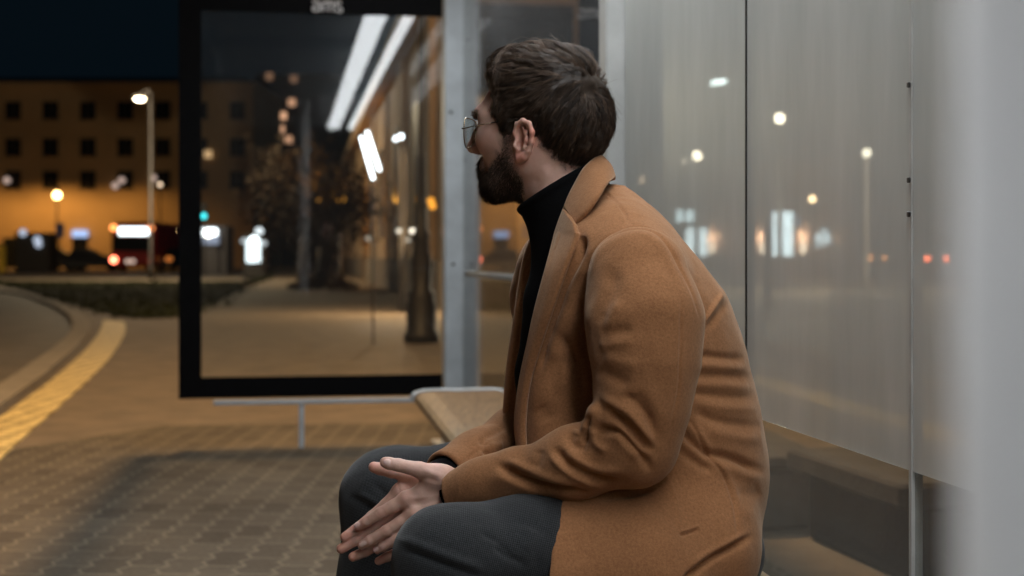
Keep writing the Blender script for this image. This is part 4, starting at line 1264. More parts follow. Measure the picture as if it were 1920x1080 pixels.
Lr = [gnd(x, y) for x, y in ((1230, 600), (1419, 655), (1714, 742), (2300, 915))]
tag(MB().add([(p.x, p.y, .006) for p in Lr] + [(p.x + 9, p.y + 3, .006) for p in Lr], [(i, i + 1, len(Lr) + i + 1, len(Lr) + i) for i in range(len(Lr) - 1)]).build("road", M_road), kind="structure")
ribbon("kerb", Lr, [p + Vector((.2, .03, 0)) for p in Lr], .1, M_kerb, h=.1)
# grass verge: a low mound of turf with blades
gp_ = [(-700, 505), (-200, 524), (0, 536), (83, 556), (150, 575), (211, 591), (270, 598), (345, 592), (420, 560), (470, 530), (500, 506)]
gx0 = [gnd(x, y) for x, y in crom(gp_, 50)]
vs, fs = [], []
NR = 14
for p in gx0:
    far = Vector((p.x * 52 / p.y, 52, 0)) if p.y < 50 else p + Vector((0, 3, 0))
    for k in range(NR):
        u = k / (NR - 1); q = p.lerp(far, u ** 1.4)
        vs.append((q.x, q.y, .015 + .07 * min(1, 3.5 * u) * (1 - .35 * u) + .05 * (random.random() - .5) * .6 * (k > 0)))
for i in range(len(gx0) - 1):
    for k in range(NR - 1):
        a = i * NR + k; fs.append((a, a + NR, a + NR + 1, a + 1))
base = len(vs)
for _ in range(5000):
    f = random.choice(fs[:base]); q = Vector(vs[f[0]]).lerp(Vector(vs[f[2]]), random.random()); q.x += random.uniform(-.4, .4)
    h = random.uniform(.03, .08); a = random.uniform(0, 3.14); w = .025
    n = len(vs); vs += [(q.x - w * math.cos(a), q.y - w * math.sin(a), q.z - .03), (q.x + w * math.cos(a), q.y + w * math.sin(a), q.z - .03), (q.x + random.uniform(-.06, .06), q.y + random.uniform(-.06, .06), q.z + h)]
    fs.append((n, n + 1, n + 2))
tag(mesh_obj("grass", vs, fs, M_grass, None), kind="stuff")

# ---- the bus shelter
sh = thing("bus_shelter", tuple(C0), "glass bus shelter with grey steel posts and a black bordered end pane", "bus shelter")
def vbox(mb, p, ht, hn, z0, z1, bev=.006):
    return mb.obox(Vector((p.x, p.y, (z0 + z1) / 2)), tv_, nv, UP, ht, hn, (z1 - z0) / 2, bev)
cp = atn(860, 600, 7.37); cp = Vector((cp[0], cp[1], 0))
p_ = vbox(MB(), cp, .082, .07, 0, 2.535, .008).build("post", M_steel, sh)
vbox(MB(), cp, .13, .12, .004, .02, .004).build("foot_plate", M_steel2, p_)
for px, py in ((878, 75), (850, 495), (872, 300), (846, 210)):
    q = at(px, py, 7.285); MB().sphere(q, .0085, 6, (1, .5, 1)).build("screw", M_dark, p_, True)
mp_ = wall(3.86) - tv_ * .012
vbox(MB(), mp_, .044, .045, 0, 2.535, .006).build("post", mat("weathered_grey_paint", (.43, .44, .43), .55, 0, .16, 5, .15, 40), sh)
MB().lathe((.150, .28, 0), [(.085, .004), (.085, .02), (.060, .024), (.060, 2.535)], 48).build("post", mat("pale_painted_steel", (.74, .745, .745), .55, 0, .06, 3), sh, True)
fp_ = wall(.2); vbox(MB(), fp_, .045, .045, 0, 2.535, .006).build("post", M_steel, sh)
# end pane with printed border
eL, eR = 1.43, .10
ec = C0 - tv_ * ((eL + eR) / 2); hw = (eL - eR) / 2
z0, z1 = .262, 2.40
MB().obox(Vector((ec.x, ec.y, (z0 + z1) / 2)), tv_, nv, UP, hw, .004, (z1 - z0) / 2).build("end_pane", M_glass_end, sh)
bd = MB()
def bbox(s0, s1, a, b):
    c = C0 - tv_ * ((s0 + s1) / 2); bd.obox(Vector((c.x, c.y, (a + b) / 2)) - nv * .0055, tv_, nv, UP, abs(s1 - s0) / 2, .0015, (b - a) / 2)
bbox(eL, eL - .112, z0, z1); bbox(eL - .112, eR, z0, z0 + .108); bbox(eL - .112, eR, 2.215, z1)
bo = bd.build("printed_border", M_black, sh)
# lettering in the top border
lc = atn(613, 13, 7.235)
def L2(x, y): return Vector((lc[0], lc[1], lc[2])) + tv_ * (x * .00271) + UP * (-y * .00271) - nv * .009
lt_ = MB()
def stroke(pts): lt_.tube([L2(*p) for p in (crom(pts, 4 * len(pts)) if len(pts) > 2 else pts)], .0056, 6)
stroke([(-27, -7), (-21, -9.5), (-15, -8), (-13, -3), (-13, 9)]); stroke([(-13, -1), (-20, -.5), (-26, 2), (-26, 7), (-20, 9), (-13, 6)])
stroke([(-7, -9), (-7, 9)]); stroke([(-7, -5), (-3, -9), (1, -8), (2.5, -4), (2.5, 9)]); stroke([(2.5, -5), (6, -9), (10, -8), (11.5, -4), (11.5, 9)])
stroke([(27, -7), (22, -9.5), (17, -8), (17, -3), (22, 0), (27, 3), (27, 8), (22, 9.5), (16, 7)])
lt_.build("lettering", mat("white_print", (.80, .80, .80), .5, var=.05), bo)
# rail and stub leg under the end pane
ra = C0 - tv_ * 1.26; rb = C0 - tv_ * .09
rm = (ra + rb) / 2
MB().obox(Vector((rm.x, rm.y, .240)), tv_, nv, UP, (rb - ra).length / 2, .02, .012, .004).build("rail", M_steel, sh)
st = C0 - tv_ * .82
vbox(MB(), st, .013, .013, .004, .228, .003).build("stub_leg", M_steel, sh)
# back wall panes
def pane(Ya, Yb, za, zb, m, off=0.0, name="back_pane", th=.004):
    a, b_ = wall(Ya), wall(Yb); c = (a + b_) / 2 + tv_ * off
    return MB().obox(Vector((c.x, c.y, (za + zb) / 2)), nv, tv_, UP, (a - b_).length / 2, th, (zb - za) / 2).build(name, m, sh)
pane(7.27, 3.91, .20, 2.40, M_glass_far)
pane(3.81, 2.8038, .20, 2.40, M_glass_back)
b2 = pane(2.8002, 2.072, .20, 2.40, M_glass_back)
pane(2.060, .26, .20, 2.40, M_glass_back)
for Ya, Yb in ((3.80, 2.8055), (2.7985, 2.0725), (2.0595, .27)): pane(Ya, Yb, .668, 2.39, M_film, -.0062, "window_film", .001)
sp = wall(2.802); vbox(MB(), sp, .0095, .0017, .2, 2.4, 0).build("pane_seal", M_black, sh)
sp = wall(2.066); vbox(MB(), sp, .0088, .0042, .2, 2.4, 0).build("pane_seal", mat("grey_rubber_seal", (.42, .42, .40), .6), sh)
for py in (160, 338, 402):
    c = wall(2.066) - tv_ * .011; zz = CH - (py - HZ) / FPX * 2.07
    MB().obox(Vector((c.x, c.y, zz)), tv_, nv, UP, .002, .0035, .004, .001).build("clip", M_dark, sh)
pane(2.415, 2.078, .672, 2.38, M_glass_sheet, .0105, "notice_sheet", .0015)
# rails of the back wall
a, b_ = wall(6.98), wall(3.91); c = (a + b_) / 2 - tv_ * .02
MB().obox(Vector((c.x, c.y, .893)), nv, tv_, UP, (a - b_).length / 2, .012, .012, .004).build("mid_rail", M_steel2, sh)
for za in (.15, 2.50):
    a, b_ = wall(7.28), wall(.2); c = (a + b_) / 2
    MB().obox(Vector((c.x, c.y, za)), nv, tv_, UP, (a - b_).length / 2, .02, .025, .004).build("wall_rail", M_steel2, sh)
# roof: a frame of beams with sheets between, and two lines of ceiling lamps, lengthened behind the camera for frontal light
RW = 1.47
def rpt(s, Y): return wall(Y) - tv_ * s
def rbox(s0, s1, Ya, Yb, za, zb, name, m, par=sh):
    c = (rpt((s0 + s1) / 2, (Ya + Yb) / 2)); L = abs(Ya - Yb) / 2 * math.sqrt(1 + BS * BS)
    return MB().obox(Vector((c.x, c.y, (za + zb) / 2)), tv_, nv, UP, abs(s1 - s0) / 2, L, (zb - za) / 2, .004).build(name, m, par)
rbox(-.06, .06, -2.5, 7.53, 2.54, 2.68, "roof_beam", M_steel2)
rbox(RW - .02, RW + .12, -2.5, 7.53, 2.54, 2.68, "roof_beam", M_steel2)
for Y in (7.46, 5.30, 3.86, 1.0, -2.43): rbox(.062, RW - .022, Y - .07, Y + .07, 2.54, 2.68, "roof_beam", M_steel2)
rbox(.063, RW - .023, 5.372, 7.388, 2.63, 2.645, "roof_sheet", M_poly)
M_ceil = mat("ceiling_metal", (.36, .37, .38), .55, .2, .2, 5)
for a, b_ in ((3.932, 5.228), (1.072, 3.788), (-2.358, .928)): rbox(.063, RW - .023, a, b_, 2.63, 2.645, "roof_sheet", M_ceil)
M_led = glow("led_diffuser", (.95, .975, 1.0), 19.5)
for s0, s1 in ((.255, .415), (.085, .175)):
    f_ = rbox(s0 + .03, s1 - .03, -2.2, 6.62, 2.516, 2.537, "ceiling_lamp", M_steel2)
    rbox(s0 + .012, s1 - .012, -2.18, 6.6, 2.482, 2.514, "diffuser", M_led, f_)

# ---- bench
bx = lambda Y: Vector((-.212 + .145 * (5.48 - Y), Y, 0))      # centre line of the seat
bn_ = Vector((-.145, 1, 0)).normalized(); bt_ = Vector((bn_.y, -bn_.x, 0))
be = thing("bench", tuple(bx(3.5)), "long wooden shelter bench with a steel edged end, under the sitting man", "bench")
prof = [(-.172, -.030), (-.166, -.012), (-.150, -.003), (-.10, .002), (0, -.004), (.10, .000), (.150, .004), (.164, .002), (.168, -.010), (.160, -.016), (.10, -.018), (0, -.022), (-.10, -.018), (-.15, -.024), (-.162, -.034)]
vs = []; Ys = [5.47, 5.455, 5.42, 4.6, 3.7, 2.8, 1.9, 1.05]
sc_ = [.90, .96, 1.0, 1, 1, 1, 1, 1]
for Y, k in zip(Ys, sc_):
    for s, z in prof: vs.append(bx(Y) + bt_ * (s * k) + UP * (.462 + z))
n = len(prof); fs = []
for i in range(len(Ys) - 1):
    for k in range(n): fs.append((i * n + k, i * n + (k + 1) % n, (i + 1) * n + (k + 1) % n, (i + 1) * n + k))
fs += [tuple(range(n - 1, -1, -1)), tuple((len(Ys) - 1) * n + k for k in range(n))]
mesh_obj("seat", vs, fs, M_wood, be)
MB().tube([bx(5.475 - .05 * abs(s / .17) ** 3) + bt_ * s * 1.03 + UP * (.462 + z) for s, z in ((-.174, -.02), (-.16, -.004), (-.13, .002), (-.06, .002), (0, 0), (.06, .002), (.13, .004), (.16, .002), (.17, -.012))], .008, 8).build("end_trim", M_steel, be, True)
for Y in (5.2, 3.6, 1.5):
    lg = MB(); c = bx(Y)
    lg.obox(c + UP * .412, bt_, bn_, UP, .135, .025, .016, .003)
    lg.obox(c + bt_ * .02 + UP * .2, bt_, bn_, UP, .05, .02, .196, .004)
    lg.obox(c + bt_ * .02 + UP * .012, bt_, bn_, UP, .10, .06, .007, .003)
    lg.build("leg", M_steel2, be)

# ---- low stone wall behind the glass
M_stone = mat("weathered_stone", (.065, .055, .043), .85, 0, .35, 7, .5, 45)
M_stone2 = mat("dark_stone_base", (.022, .020, .017), .9, 0, .35, 7, .5, 45)
lw = thing("stone_wall", tuple(gnd(1560, 1040)), "low dark stone wall with a projecting cap slab behind the dusty glass", "low wall")
A1 = Vector((.955, 4.96, 0)); A2 = Vector((1.135, 4.16, 0)); dd_ = (A2 - A1).normalized(); pp_ = Vector((-dd_.y, dd_.x, 0))
if pp_.x < 0: pp_ = -pp_
def wbox(a, b_, s0, s1, za, zb, nm, m):
    c = (a + b_) / 2 + pp_ * ((s0 + s1) / 2); return MB().obox(Vector((c.x, c.y, (za + zb) / 2)), dd_, pp_, UP, (b_ - a).length / 2, (s1 - s0) / 2, (zb - za) / 2, .012).build(nm, m, lw)
wbox(A1, A2, 0, .42, .235, .31, "cap", M_stone)
wbox(A1 + dd_ * .05, A2 - dd_ * .04, .06, .38, .0, .233, "base", M_stone2)
l2 = thing("stone_kerb_block", tuple(gnd(1440, 900)), "pale low stone block at the left end of the dark stone wall", "stone block")
B1 = Vector((.80, 6.6, 0)); B2 = Vector((.94, 5.06, 0))
MB().obox(Vector(((B1 + B2) / 2)) + UP * .11, (B2 - B1).normalized(), pp_, UP, (B2 - B1).length / 2, .16, .11, .02).build("block", M_kerb, l2)
MB().obox(Vector(((B1 + B2) / 2)) + UP * .245, (B2 - B1).normalized(), pp_, UP, (B2 - B1).length / 2 + .02, .19, .022, .01).build("cap", M_stone, l2)
# ================================================================ the far side of the square
NAV = (1.0, .50, .13)        # sodium lamp colour
def lampmat(c, s): return glow("lamp_glow_%d_%d_%d_%d" % (int(c[0] * 99), int(c[1] * 99), int(c[2] * 99), int(s * 10)), c, s)
def point(name, loc, col, watts, rad=.15, spot=None, par=None):
    li = bpy.data.lights.new(name, 'SPOT' if spot else 'POINT'); li.energy = watts; li.color = col; li.shadow_soft_size = rad
    o = bpy.data.objects.new(name, li); S.collection.objects.link(o); o.location = loc
    if spot: li.spot_size = math.radians(spot); li.spot_blend = .55
    if par:
        o.parent = par; o.matrix_parent_inverse = WORLD_INV[par.name]
    return o
def street_lamp(px, py, Y, label, col=(1.0, .72, .42), s=14.0, r=.17, arm=0.0, watts=0, group="street lamps round the square", kind="globe", spot=None, polemat=None):
    h = at(px, py, Y); foot = Vector((h.x + arm, Y, 0))
    t = thing("street_lamp", tuple(foot), label, "street lamp", group)
    pm = polemat or M_pole
    top = h.z + (.25 if arm else -r * 1.1)
    MB().lathe(foot, [(.11, 0), (.11, .5), (.075, .55), (.055, top)], 10).build("pole", pm, t, True)
    if arm:
        MB().tube([foot + UP * (top - .05), foot + UP * (top + .1) - Vector((arm * .3, 0, 0)), h + UP * .2], .04, 8).build("arm", pm, t, True)
    if kind == "globe":
        MB().sphere(h, r, 10).build("lamp", lampmat(col, s), t, True)
        MB().lathe(h + UP * (r * .96), [(r * .5, 0), (r * .35, r * .25), (.02, r * .35)], 10).build("cap", pm, t)
    else:
        MB().obox(h + UP * .09, (1, 0, 0), (0, 1, 0), UP, r * 1.8, r * .9, .07, .04).build("hood", pm, t)
        MB().sphere(h + UP * .01, r, 10, (1.45, .8, .75)).build("lamp", lampmat(col, s), t, True)
    if watts: point("street_lamp_light", h + (Vector((0, 0, CH)) - h)  .normalized() * 3.2, col, watts, .03, spot, t)
    return t
# ---- tenement block lit from below by the square's lamps
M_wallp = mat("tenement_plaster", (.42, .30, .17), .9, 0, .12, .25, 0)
M_win = mat("dark_window", (.012, .014, .016), .15, 0, .2, 3)
M_frame = mat("window_frame_paint", (.10, .08, .06), .6)
M_roof = mat("dark_roof_sheet", (.02, .02, .022), .7)
DB = 116.0
bt = thing("apartment_building", tuple(at(150, 503, DB)), "four storey plastered apartment block washed orange by the lamps below it", "building")
x0, x1 = at(-420, 400, DB).x, at(474, 400, DB).x
zt = at(0, 163, DB).z
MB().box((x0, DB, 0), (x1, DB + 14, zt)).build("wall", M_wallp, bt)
MB().box((x0 - .3, DB - .35, zt + .003), (x1 + .3, DB + 14.3, zt + .35)).build("cornice", M_wallp, bt)
MB().add([(x0, DB - .3, zt + .36), (x1, DB - .3, zt + .36), (x1, DB + 14, zt + .36), (x0, DB + 14, zt + .36), (x0 + 2, DB + 6, zt + 1.5), (x1 - 2, DB + 6, zt + 1.5)], [(0, 1, 5, 4), (2, 3, 4, 5), (1, 2, 5), (3, 0, 4), (0, 3, 2, 1)]).build("roof", M_roof, bt)
for r_, py in enumerate((207, 276, 337)):
    for px in range(-340, 440, 70):
        q = at(px + 15, py, DB)
        w = MB().obox((q.x, DB - .025, q.z), (1, 0, 0), (0, 1, 0), UP, .58, .02, .70, 0).build("window", M_win, bt)
        fr_ = MB()
        for s in (-.60, 0, .60): fr_.obox((q.x + s, DB - .07, q.z), (1, 0, 0), (0, 1, 0), UP, .035, .024, .74)
        fr_.obox((q.x, DB - .10, q.z - .77), (1, 0, 0), (0, 1, 0), UP, .72, .09, .03)
        fr_.build("frame", M_frame, w)
for px in (-120, 20, 150, 420):
    q = at(px, 452, DB); MB().obox((q.x, DB - .03, 1.25), (1, 0, 0), (0, 1, 0), UP, .62, .025, 1.22).build("door", M_win, bt)
q = at(151, 438, DB); MB().obox((q.x, DB - .2, q.z), (1, 0, 0), (0, 1, 0), UP, .62, .12, .28, .03).build("fanlight", lampmat((.45, .62, 1.0), 1.1), bt)
# lamps that wash it
street_lamp(107, 366, 100, "globe street lamp glowing orange white before the brightest patch of the apartment wall", (1.0, .62, .22), 16, .26, watts=0)
q = at(107, 350, 113.2)
# ---- tall lamp left, the brightest
street_lamp(262, 185, 58, "tall street lamp with a hooded bright head at the left of the black bordered pane", (1.0, .80, .52), 22, .15, arm=.45, kind="hood", watts=4200, polemat=M_dark)
street_lamp(300, 346, 96, "small pale globe lamp just right of the tall lamp pole", (1.0, .74, .50), 2.6, .12)
street_lamp(-40, 330, 100, "globe street lamp at the left edge of the picture", (1.0, .62, .22), 10, .2)
# wall washers: unseen spots added before the plaster for its orange pool of light
for px, w in ((75, 1700), (215, 700), (-80, 900)):
    c = at(px, 318, DB - 4.2); point("wall_wash_light", c, NAV, w, .1, spot=166, par=bt)
# glowing balls put in for small window reflections, the leftmost for a lamp
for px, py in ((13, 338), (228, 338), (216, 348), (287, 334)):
    q = at(px, py, DB - .25); MB().sphere(q, .27, 8).build("wall_glow_ball", lampmat((1.0, .72, .6), .55), bt, True)
# ---- tower far behind with a few lit windows
DT = 210.0
tw = thing("tower_block", tuple(at(510, 500, DT)), "dark tower block with seven small lit windows seen through the end pane", "building")
MB().box((at(478, 0, DT).x, DT, 0), (at(640, 0, DT).x, DT + 15, at(0, 140, DT).z)).build("wall", mat("tower_plaster", (.05, .04, .035), .9), tw)
for px, py, s in ((513, 190, 1.5), (547, 192, 1.1), (530, 217, 1.7), (526, 242, 1.4), (541, 262, 1.0), (505, 143, .35), (551, 148, .3)):
    q = at(px, py, DT - .3); MB().obox(q, (1, 0, 0), (0, 1, 0), UP, .55, .05, .55, .1).build("window", lampmat((1.0, .52, .30), s * .6), tw)
q = at(390, 289, DB - .3); MB().obox(q, (1, 0, 0), (0, 1, 0), UP, .3, .05, .3).build("lit_window", lampmat((1.0, .62, .3), .7), bt)
# ---- bus
M_red = mat("bus_red_paint", (.22, .02, .02), .35); M_busd = mat("bus_dark_glass", (.015, .018, .02), .12); M_tyre = mat("tyre_rubber", (.012, .012, .012), .8)
M_brake = lampmat((1.0, .20, .10), 9.0); M_amb = lampmat((1.0, .30, .08), 4.0)
D = 84.0
bc = at(248, 500, D); bu = thing("city_bus", (bc.x, D + 5.5, 0), "dark red city bus seen from behind with a lit white route display", "bus")
xa, xb = at(207, 0, D).x, at(290, 0, D).x
MB().box((xa, D, .35), (xb, D + 11, 3.0), .22).build("body", M_red, bu)
MB().box((xa + .12, D - .03, 1.25), (xb - .12, D - .002, 2.15), .05).build("rear_window", M_busd, bu)
MB().box((xa + .5, D - .06, 2.22), (xb - .35, D - .004, 2.66), .08).build("route_display", lampmat((.86, .97, 1.0), 4.2), bu)
for px, py, r, m_ in ((213, 427, .19, M_amb), (282, 428, .19, M_amb), (213, 487, .20, M_brake), (281, 489, .10, lampmat((1, .2, .1), .8))):
    MB().sphere(at(px, py, D - .05), r, 8, (1, .4, 1)).build("rear_light", m_, bu, True)
for px, py in ((239, 490), (249, 490)): MB().sphere(at(px, py, D - .05), .13, 8, (1, .4, 1)).build("plate_light", lampmat((1, .75, .6), .9), bu, True)
for X in (xa + .15, xb - .15):
    for Y in (D + 2.2, D + 8.6): MB().tube([(X - .14, Y, .48), (X + .14, Y, .48)], .48, 14).build("wheel", M_tyre, bu)
# ---- cars
def car(px, Y, label, paint, rear=None, front=None, yawd=0, group="cars across the square"):
    c = at(px, 500, Y); c.z = 0
    t = thing("car", tuple(c), label, "car", group)
    a = math.radians(yawd); fx = Vector((math.sin(a), math.cos(a), 0)); sx = Vector((math.cos(a), -math.sin(a), 0))
    L, W = 2.1, .86
    prof = [(-L, .42), (-L, .80), (-L + .25, .92), (-L + .55, .98), (-L + 1.05, 1.42), (-.1, 1.48), (.75, 1.02), (L - .25, .86), (L, .68), (L, .40), (L - .2, .26), (-L + .2, .26)]
    vs = []
    for k, s in ((-1, 1), (1, 1)):
        for u, z in prof: vs.append(c + fx * u + sx * (k * W * (1 if z < 1.0 else .80)) + UP * z)
    n = len(prof)
    MB().add(vs, [tuple(range(n)), tuple(range(2 * n - 1, n - 1, -1))] + [(i, n + i, n + (i + 1) % n, (i + 1) % n) for i in range(n)]).build("body", paint, t)
    gl_ = MB(); gl_.add([c + fx * (-L + .60) + sx * (k * .60) + UP * 1.02 for k in (-1, 1)] + [c + fx * (-L + 1.00) + sx * (k * .58) + UP * 1.385 for k in (1, -1)], [(0, 1, 2, 3)])
    for v in gl_.v: v -= fx * .02; v += UP * .012
    gl_.build("rear_window", M_busd, t)
    for k in (-1, 1):
        for u in (-1.3, 1.3):
            p = c + fx * u + sx * (k * .74) + UP * .32
            MB().tube([p - sx * .1, p + sx * .1], .32, 14).build("wheel", M_tyre, t)
        if rear: MB().sphere(c - fx * (L + .01) + sx * (k * .66) + UP * .80, .17, 8, (1.3, .5, .9)).build("tail_light", rear, t, True)
        if front: MB().sphere(c + fx * (L + .01) + sx * (k * .64) + UP * .64, .12, 8).build("headlight", front, t, True)
    return t
M_pd = mat("dark_car_paint", (.02, .02, .024), .3); M_pg = mat("grey_car_paint", (.10, .10, .105), .3)
car(172, 92, "dark car parked left of the bus", M_pd, yawd=80)
car(115, 96, "dark car parked under the globe lamp", M_pd, yawd=82)
car(1635, 140, "car with two orange lights far off behind the frosted sheet", M_pd, rear=lampmat((1.0, .36, .10), 14.0))
car(1740, 95, "car with two red tail lights far off beside the grey near post", M_pd, rear=lampmat((1.0, .18, .07), 14.0))
car(312, 88, "dark car with dim orange lights right of the bus", M_pd, rear=lampmat((1.0, .30, .06), .6))
# ---- signs, kiosk, traffic light
sg = thing("parking_sign", tuple(at(112, 503, 90)), "small blue road sign on a pole by the globe lamp", "sign")
MB().tube([at(112, 512, 90), at(112, 415, 90)], .05, 8).build("pole", M_pole, sg)
q = at(112, 432, 89.9); MB().obox(q, (1, 0, 0), (0, 1, 0), UP, .26, .03, .46, .03).build("plate", mat("blue_sign_plate", (.05, .12, .38), .4), sg)
for px, py, D_, lab, lst in ((75, 452, 88, "lit vending box with pale round lamps left of the parking sign", ((70, 450, .25), (72, 458, .22), (43, 436, .24))),):
    k = thing("ticket_kiosk", tuple(at(px, 505, D_)), lab, "kiosk")
    a, b_ = at(28, 0, D_).x, at(92, 0, D_).x
    MB().box((a, D_, 0), (b_, D_ + 1.4, 2.3), .05).build("body", mat("kiosk_panel", (.05, .045, .04), .6), k)
    MB().box((a - .1, D_ - .15, 2.305), (b_ + .1, D_ + 1.5, 2.42), .04).build("roof", M_roof, k)
    for x_, y_, r in lst: MB().sphere(at(x_, y_, D_ - .1), r, 8, (1, .4, 1)).build("lamp", lampmat((.72, .82, 1.0), .7), k, True)
yb = thing("yellow_post_box", tuple(at(4, 505, 80)), "narrow yellow upright box at the far left edge", "post box")
q = at(3, 470, 80); MB().obox((q.x, 80, .8), (1, 0, 0), (0, 1, 0), UP, .16, .2, .8, .05).build("body", mat("yellow_box_paint", (.62, .42, .04), .5), yb); MB().obox((q.x, 80, 1.64), (1, 0, 0), (0, 1, 0), UP, .19, .23, .03, .02).build("lid", M_dark, yb)
tl = thing("traffic_light", tuple(at(382, 505, 70)), "traffic light showing green above the lit shop sign", "traffic light")
MB().tube([at(382, 517, 70), at(382, 410, 70)], .06, 8).build("pole", M_pole, tl)
q = at(382, 397, 70); MB().obox(q, (1, 0, 0), (0, 1, 0), UP, .16, .12, .45, .05).build("housing", M_dark, tl)
MB().sphere(at(382, 405, 69.86), .13, 8).build("green_lamp", lampmat((.05, .75, .80), 3.2), tl, True)
k = thing("snack_kiosk", tuple(at(382, 505, 75)), "street kiosk with a bright white sign, partly behind the black border", "kiosk")
a, b_ = at(352, 0, 75).x, at(425, 0, 75).x
MB().box((a, 75, 0), (b_, 77, 2.6), .05).build("body", mat("kiosk_wall", (.10, .09, .09), .6), k)
MB().box((a, 74.8, 2.05), (at(408, 0, 75).x, 74.95, 2.42), .06).build("sign", lampmat((.92, .97, 1.0), 6.0), k)
for px, py, r, c_ in ((362, 424, .24, (.95, .98, 1)), (390, 438, .2, (1, .9, .75)), (345, 433, .26, (1, .62, .25))): MB().sphere(at(px, py, 74.6), r, 8).build("lamp", lampmat(c_, 9), k, True)
q = at(392, 450, 74.9); MB().obox(q, (1, 0, 0), (0, 1, 0), UP, .5, .03, .22).build("counter_window", lampmat((.7, .78, 1), .5), k)
ad = thing("advertising_pillar", tuple(at(475, 508, 60)), "glowing white advertising pillar beyond the middle of the end pane", "advertising pillar")
MB().box((at(455, 0, 60).x, 60, 0), (at(498, 0, 60).x, 60.4, 1.9), .08).build("frame", M_dark, ad)
q = at(475, 470, 59.94); MB().obox(q, (1, 0, 0), (0, 1, 0), UP, .30, .03, .50, .03).build("light_panel", lampmat((.86, .97, 1.0), 2.4), ad)
for px, py, s, r in ((486, 433, 1.6, .15), (476, 449, 5, .15), (458, 452, .8, .12), (494, 456, .8, .12)): MB().sphere(at(px, py, 59.8), r, 8, (1.2, .5, 1)).build("lamp", lampmat((.9, .97, 1.0), s), ad, True)
# ---- trees beyond the pane: bare dark crowns before amber light
M_bark = mat("dark_bark", (.035, .026, .018), .9, 0, .3, 20, .4, 50); M_leaf = mat("autumn_leaf", (.05, .028, .009), .8, 0, .4, 3)
def tree(px, D_, hgt, wid, label, seed):
    rr = random.Random(seed); f = at(px, 500, D_); f.z = 0
    t = thing("street_tree", tuple(f), label, "tree", "trees beyond the end pane")
    tr_ = MB(); tr_.tube([f, f + Vector((.1, 0, hgt * .3)), f + Vector((.0, .1, hgt * .62))], [.24, .19, .1], 8)
    tips = []
    for _ in range(16):
        a = rr.uniform(0, 6.28); z = hgt * rr.uniform(.3, .6); l = wid * rr.uniform(.5, 1)
        e = f + Vector((l * math.cos(a), l * math.sin(a) * .8, z + hgt * rr.uniform(.12, .38)))
        tr_.tube([f + UP * z, f.lerp(e, .5) + UP * (z * .55), e], [.08, .05, .02], 6); tips.append(e)
    tr_.build("trunk", M_bark, t, True)
    cr = MB()
    for _ in range(1500):
        p = rr.choice(tips); q = p + Vector((rr.gauss(0, .55), rr.gauss(0, .55), rr.gauss(0, .5)))
        u = Vector((rr.uniform(-1, 1), rr.uniform(-1, 1), rr.uniform(-1, 1))).normalized(); w = u.cross(Vector((.3, .5, .8))).normalized(); s = rr.uniform(.07, .15)
        cr.add([q - u * s, q + w * s * .6, q + u * s, q - w * s * .6], [(0, 1, 2, 3)])
    cr.build("crown", M_leaf, t)
    return t
tree(604, 44, 3.6, 1.3, "dark leafy street tree standing before amber light beyond the end pane", 4)
tree(566, 58, 5.6, 1.8, "taller street tree with dark branches left of the amber lit tree", 9)
street_lamp(598, 376, 62, "amber lamp glowing through the branches of the street trees", (1.0, .42, .05), 1.4, .20, watts=220)
street_lamp(640, 372, 50, "amber lamp between the street trees and the pale building", (1.0, .42, .05), 1.2, .14, watts=120)
hb = thing("clipped_bush", tuple(at(605, 505, 40)), "low dark bush at the foot of the street tree", "bush")
bmx = MB(); rr = random.Random(3)
for _ in range(900):
    q = at(605, 490, 40); q.z = 0; a = rr.uniform(0, 6.28); r = rr.random() ** .5
    q = q + Vector((r * 1.0 * math.cos(a), r * .6 * math.sin(a), .08 + .55 * rr.random() * (1.1 - r)))
    u = Vector((rr.uniform(-1, 1), rr.uniform(-1, 1), rr.uniform(-1, 1))).normalized(); w = u.cross(Vector((.3, .5, .8))).normalized(); s = rr.uniform(.05, .1)
    bmx.add([q - u * s, q + w * s * .6, q + u * s, q - w * s * .6], [(0, 1, 2, 3)])
bmx.build("foliage", M_leaf, hb)
# ---- pale building receding on the right of the end pane
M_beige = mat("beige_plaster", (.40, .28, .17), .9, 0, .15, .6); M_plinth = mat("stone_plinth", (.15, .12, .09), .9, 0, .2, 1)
F1, F2 = gnd(640, 502), gnd(846, 560)
F1 = Vector(((645 - 960) / FPX * 95, 95, 0)); F2 = Vector(((842 - 960) / FPX * 26, 26, 0))
ab = thing("arcade_building", tuple(F2), "long beige building with pilasters receding behind the grey corner post", "building")
df = (F2 - F1).normalized(); pf = Vector((-df.y, df.x, 0)); pf = pf if pf.x > 0 else -pf
def fbox(u0, u1, s0, s1, za, zb, nm, m):
    c = F1 + df * ((u0 + u1) / 2) + pf * ((s0 + s1) / 2); return MB().obox(Vector((c.x, c.y, (za + zb) / 2)), df, pf, UP, (u1 - u0) / 2, (s1 - s0) / 2, (zb - za) / 2).build(nm, m, ab)
LF = (F2 - F1).length
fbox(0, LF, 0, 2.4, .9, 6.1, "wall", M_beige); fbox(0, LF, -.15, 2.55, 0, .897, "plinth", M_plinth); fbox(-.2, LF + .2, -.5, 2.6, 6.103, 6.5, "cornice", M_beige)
for i in range(9):
    u = 3 + i * (LF - 6) / 8; fbox(u - .35, u + .35, -.12, -.003, .9, 6.1, "pilaster", M_beige)
    if i < 8: 
        um = u + (LF - 6) / 16; fbox(um - 1.3, um + 1.3, -.03, -.004, 1.6, 4.6, "window", mat("shop_window_dim", (.09, .075, .06), .2))
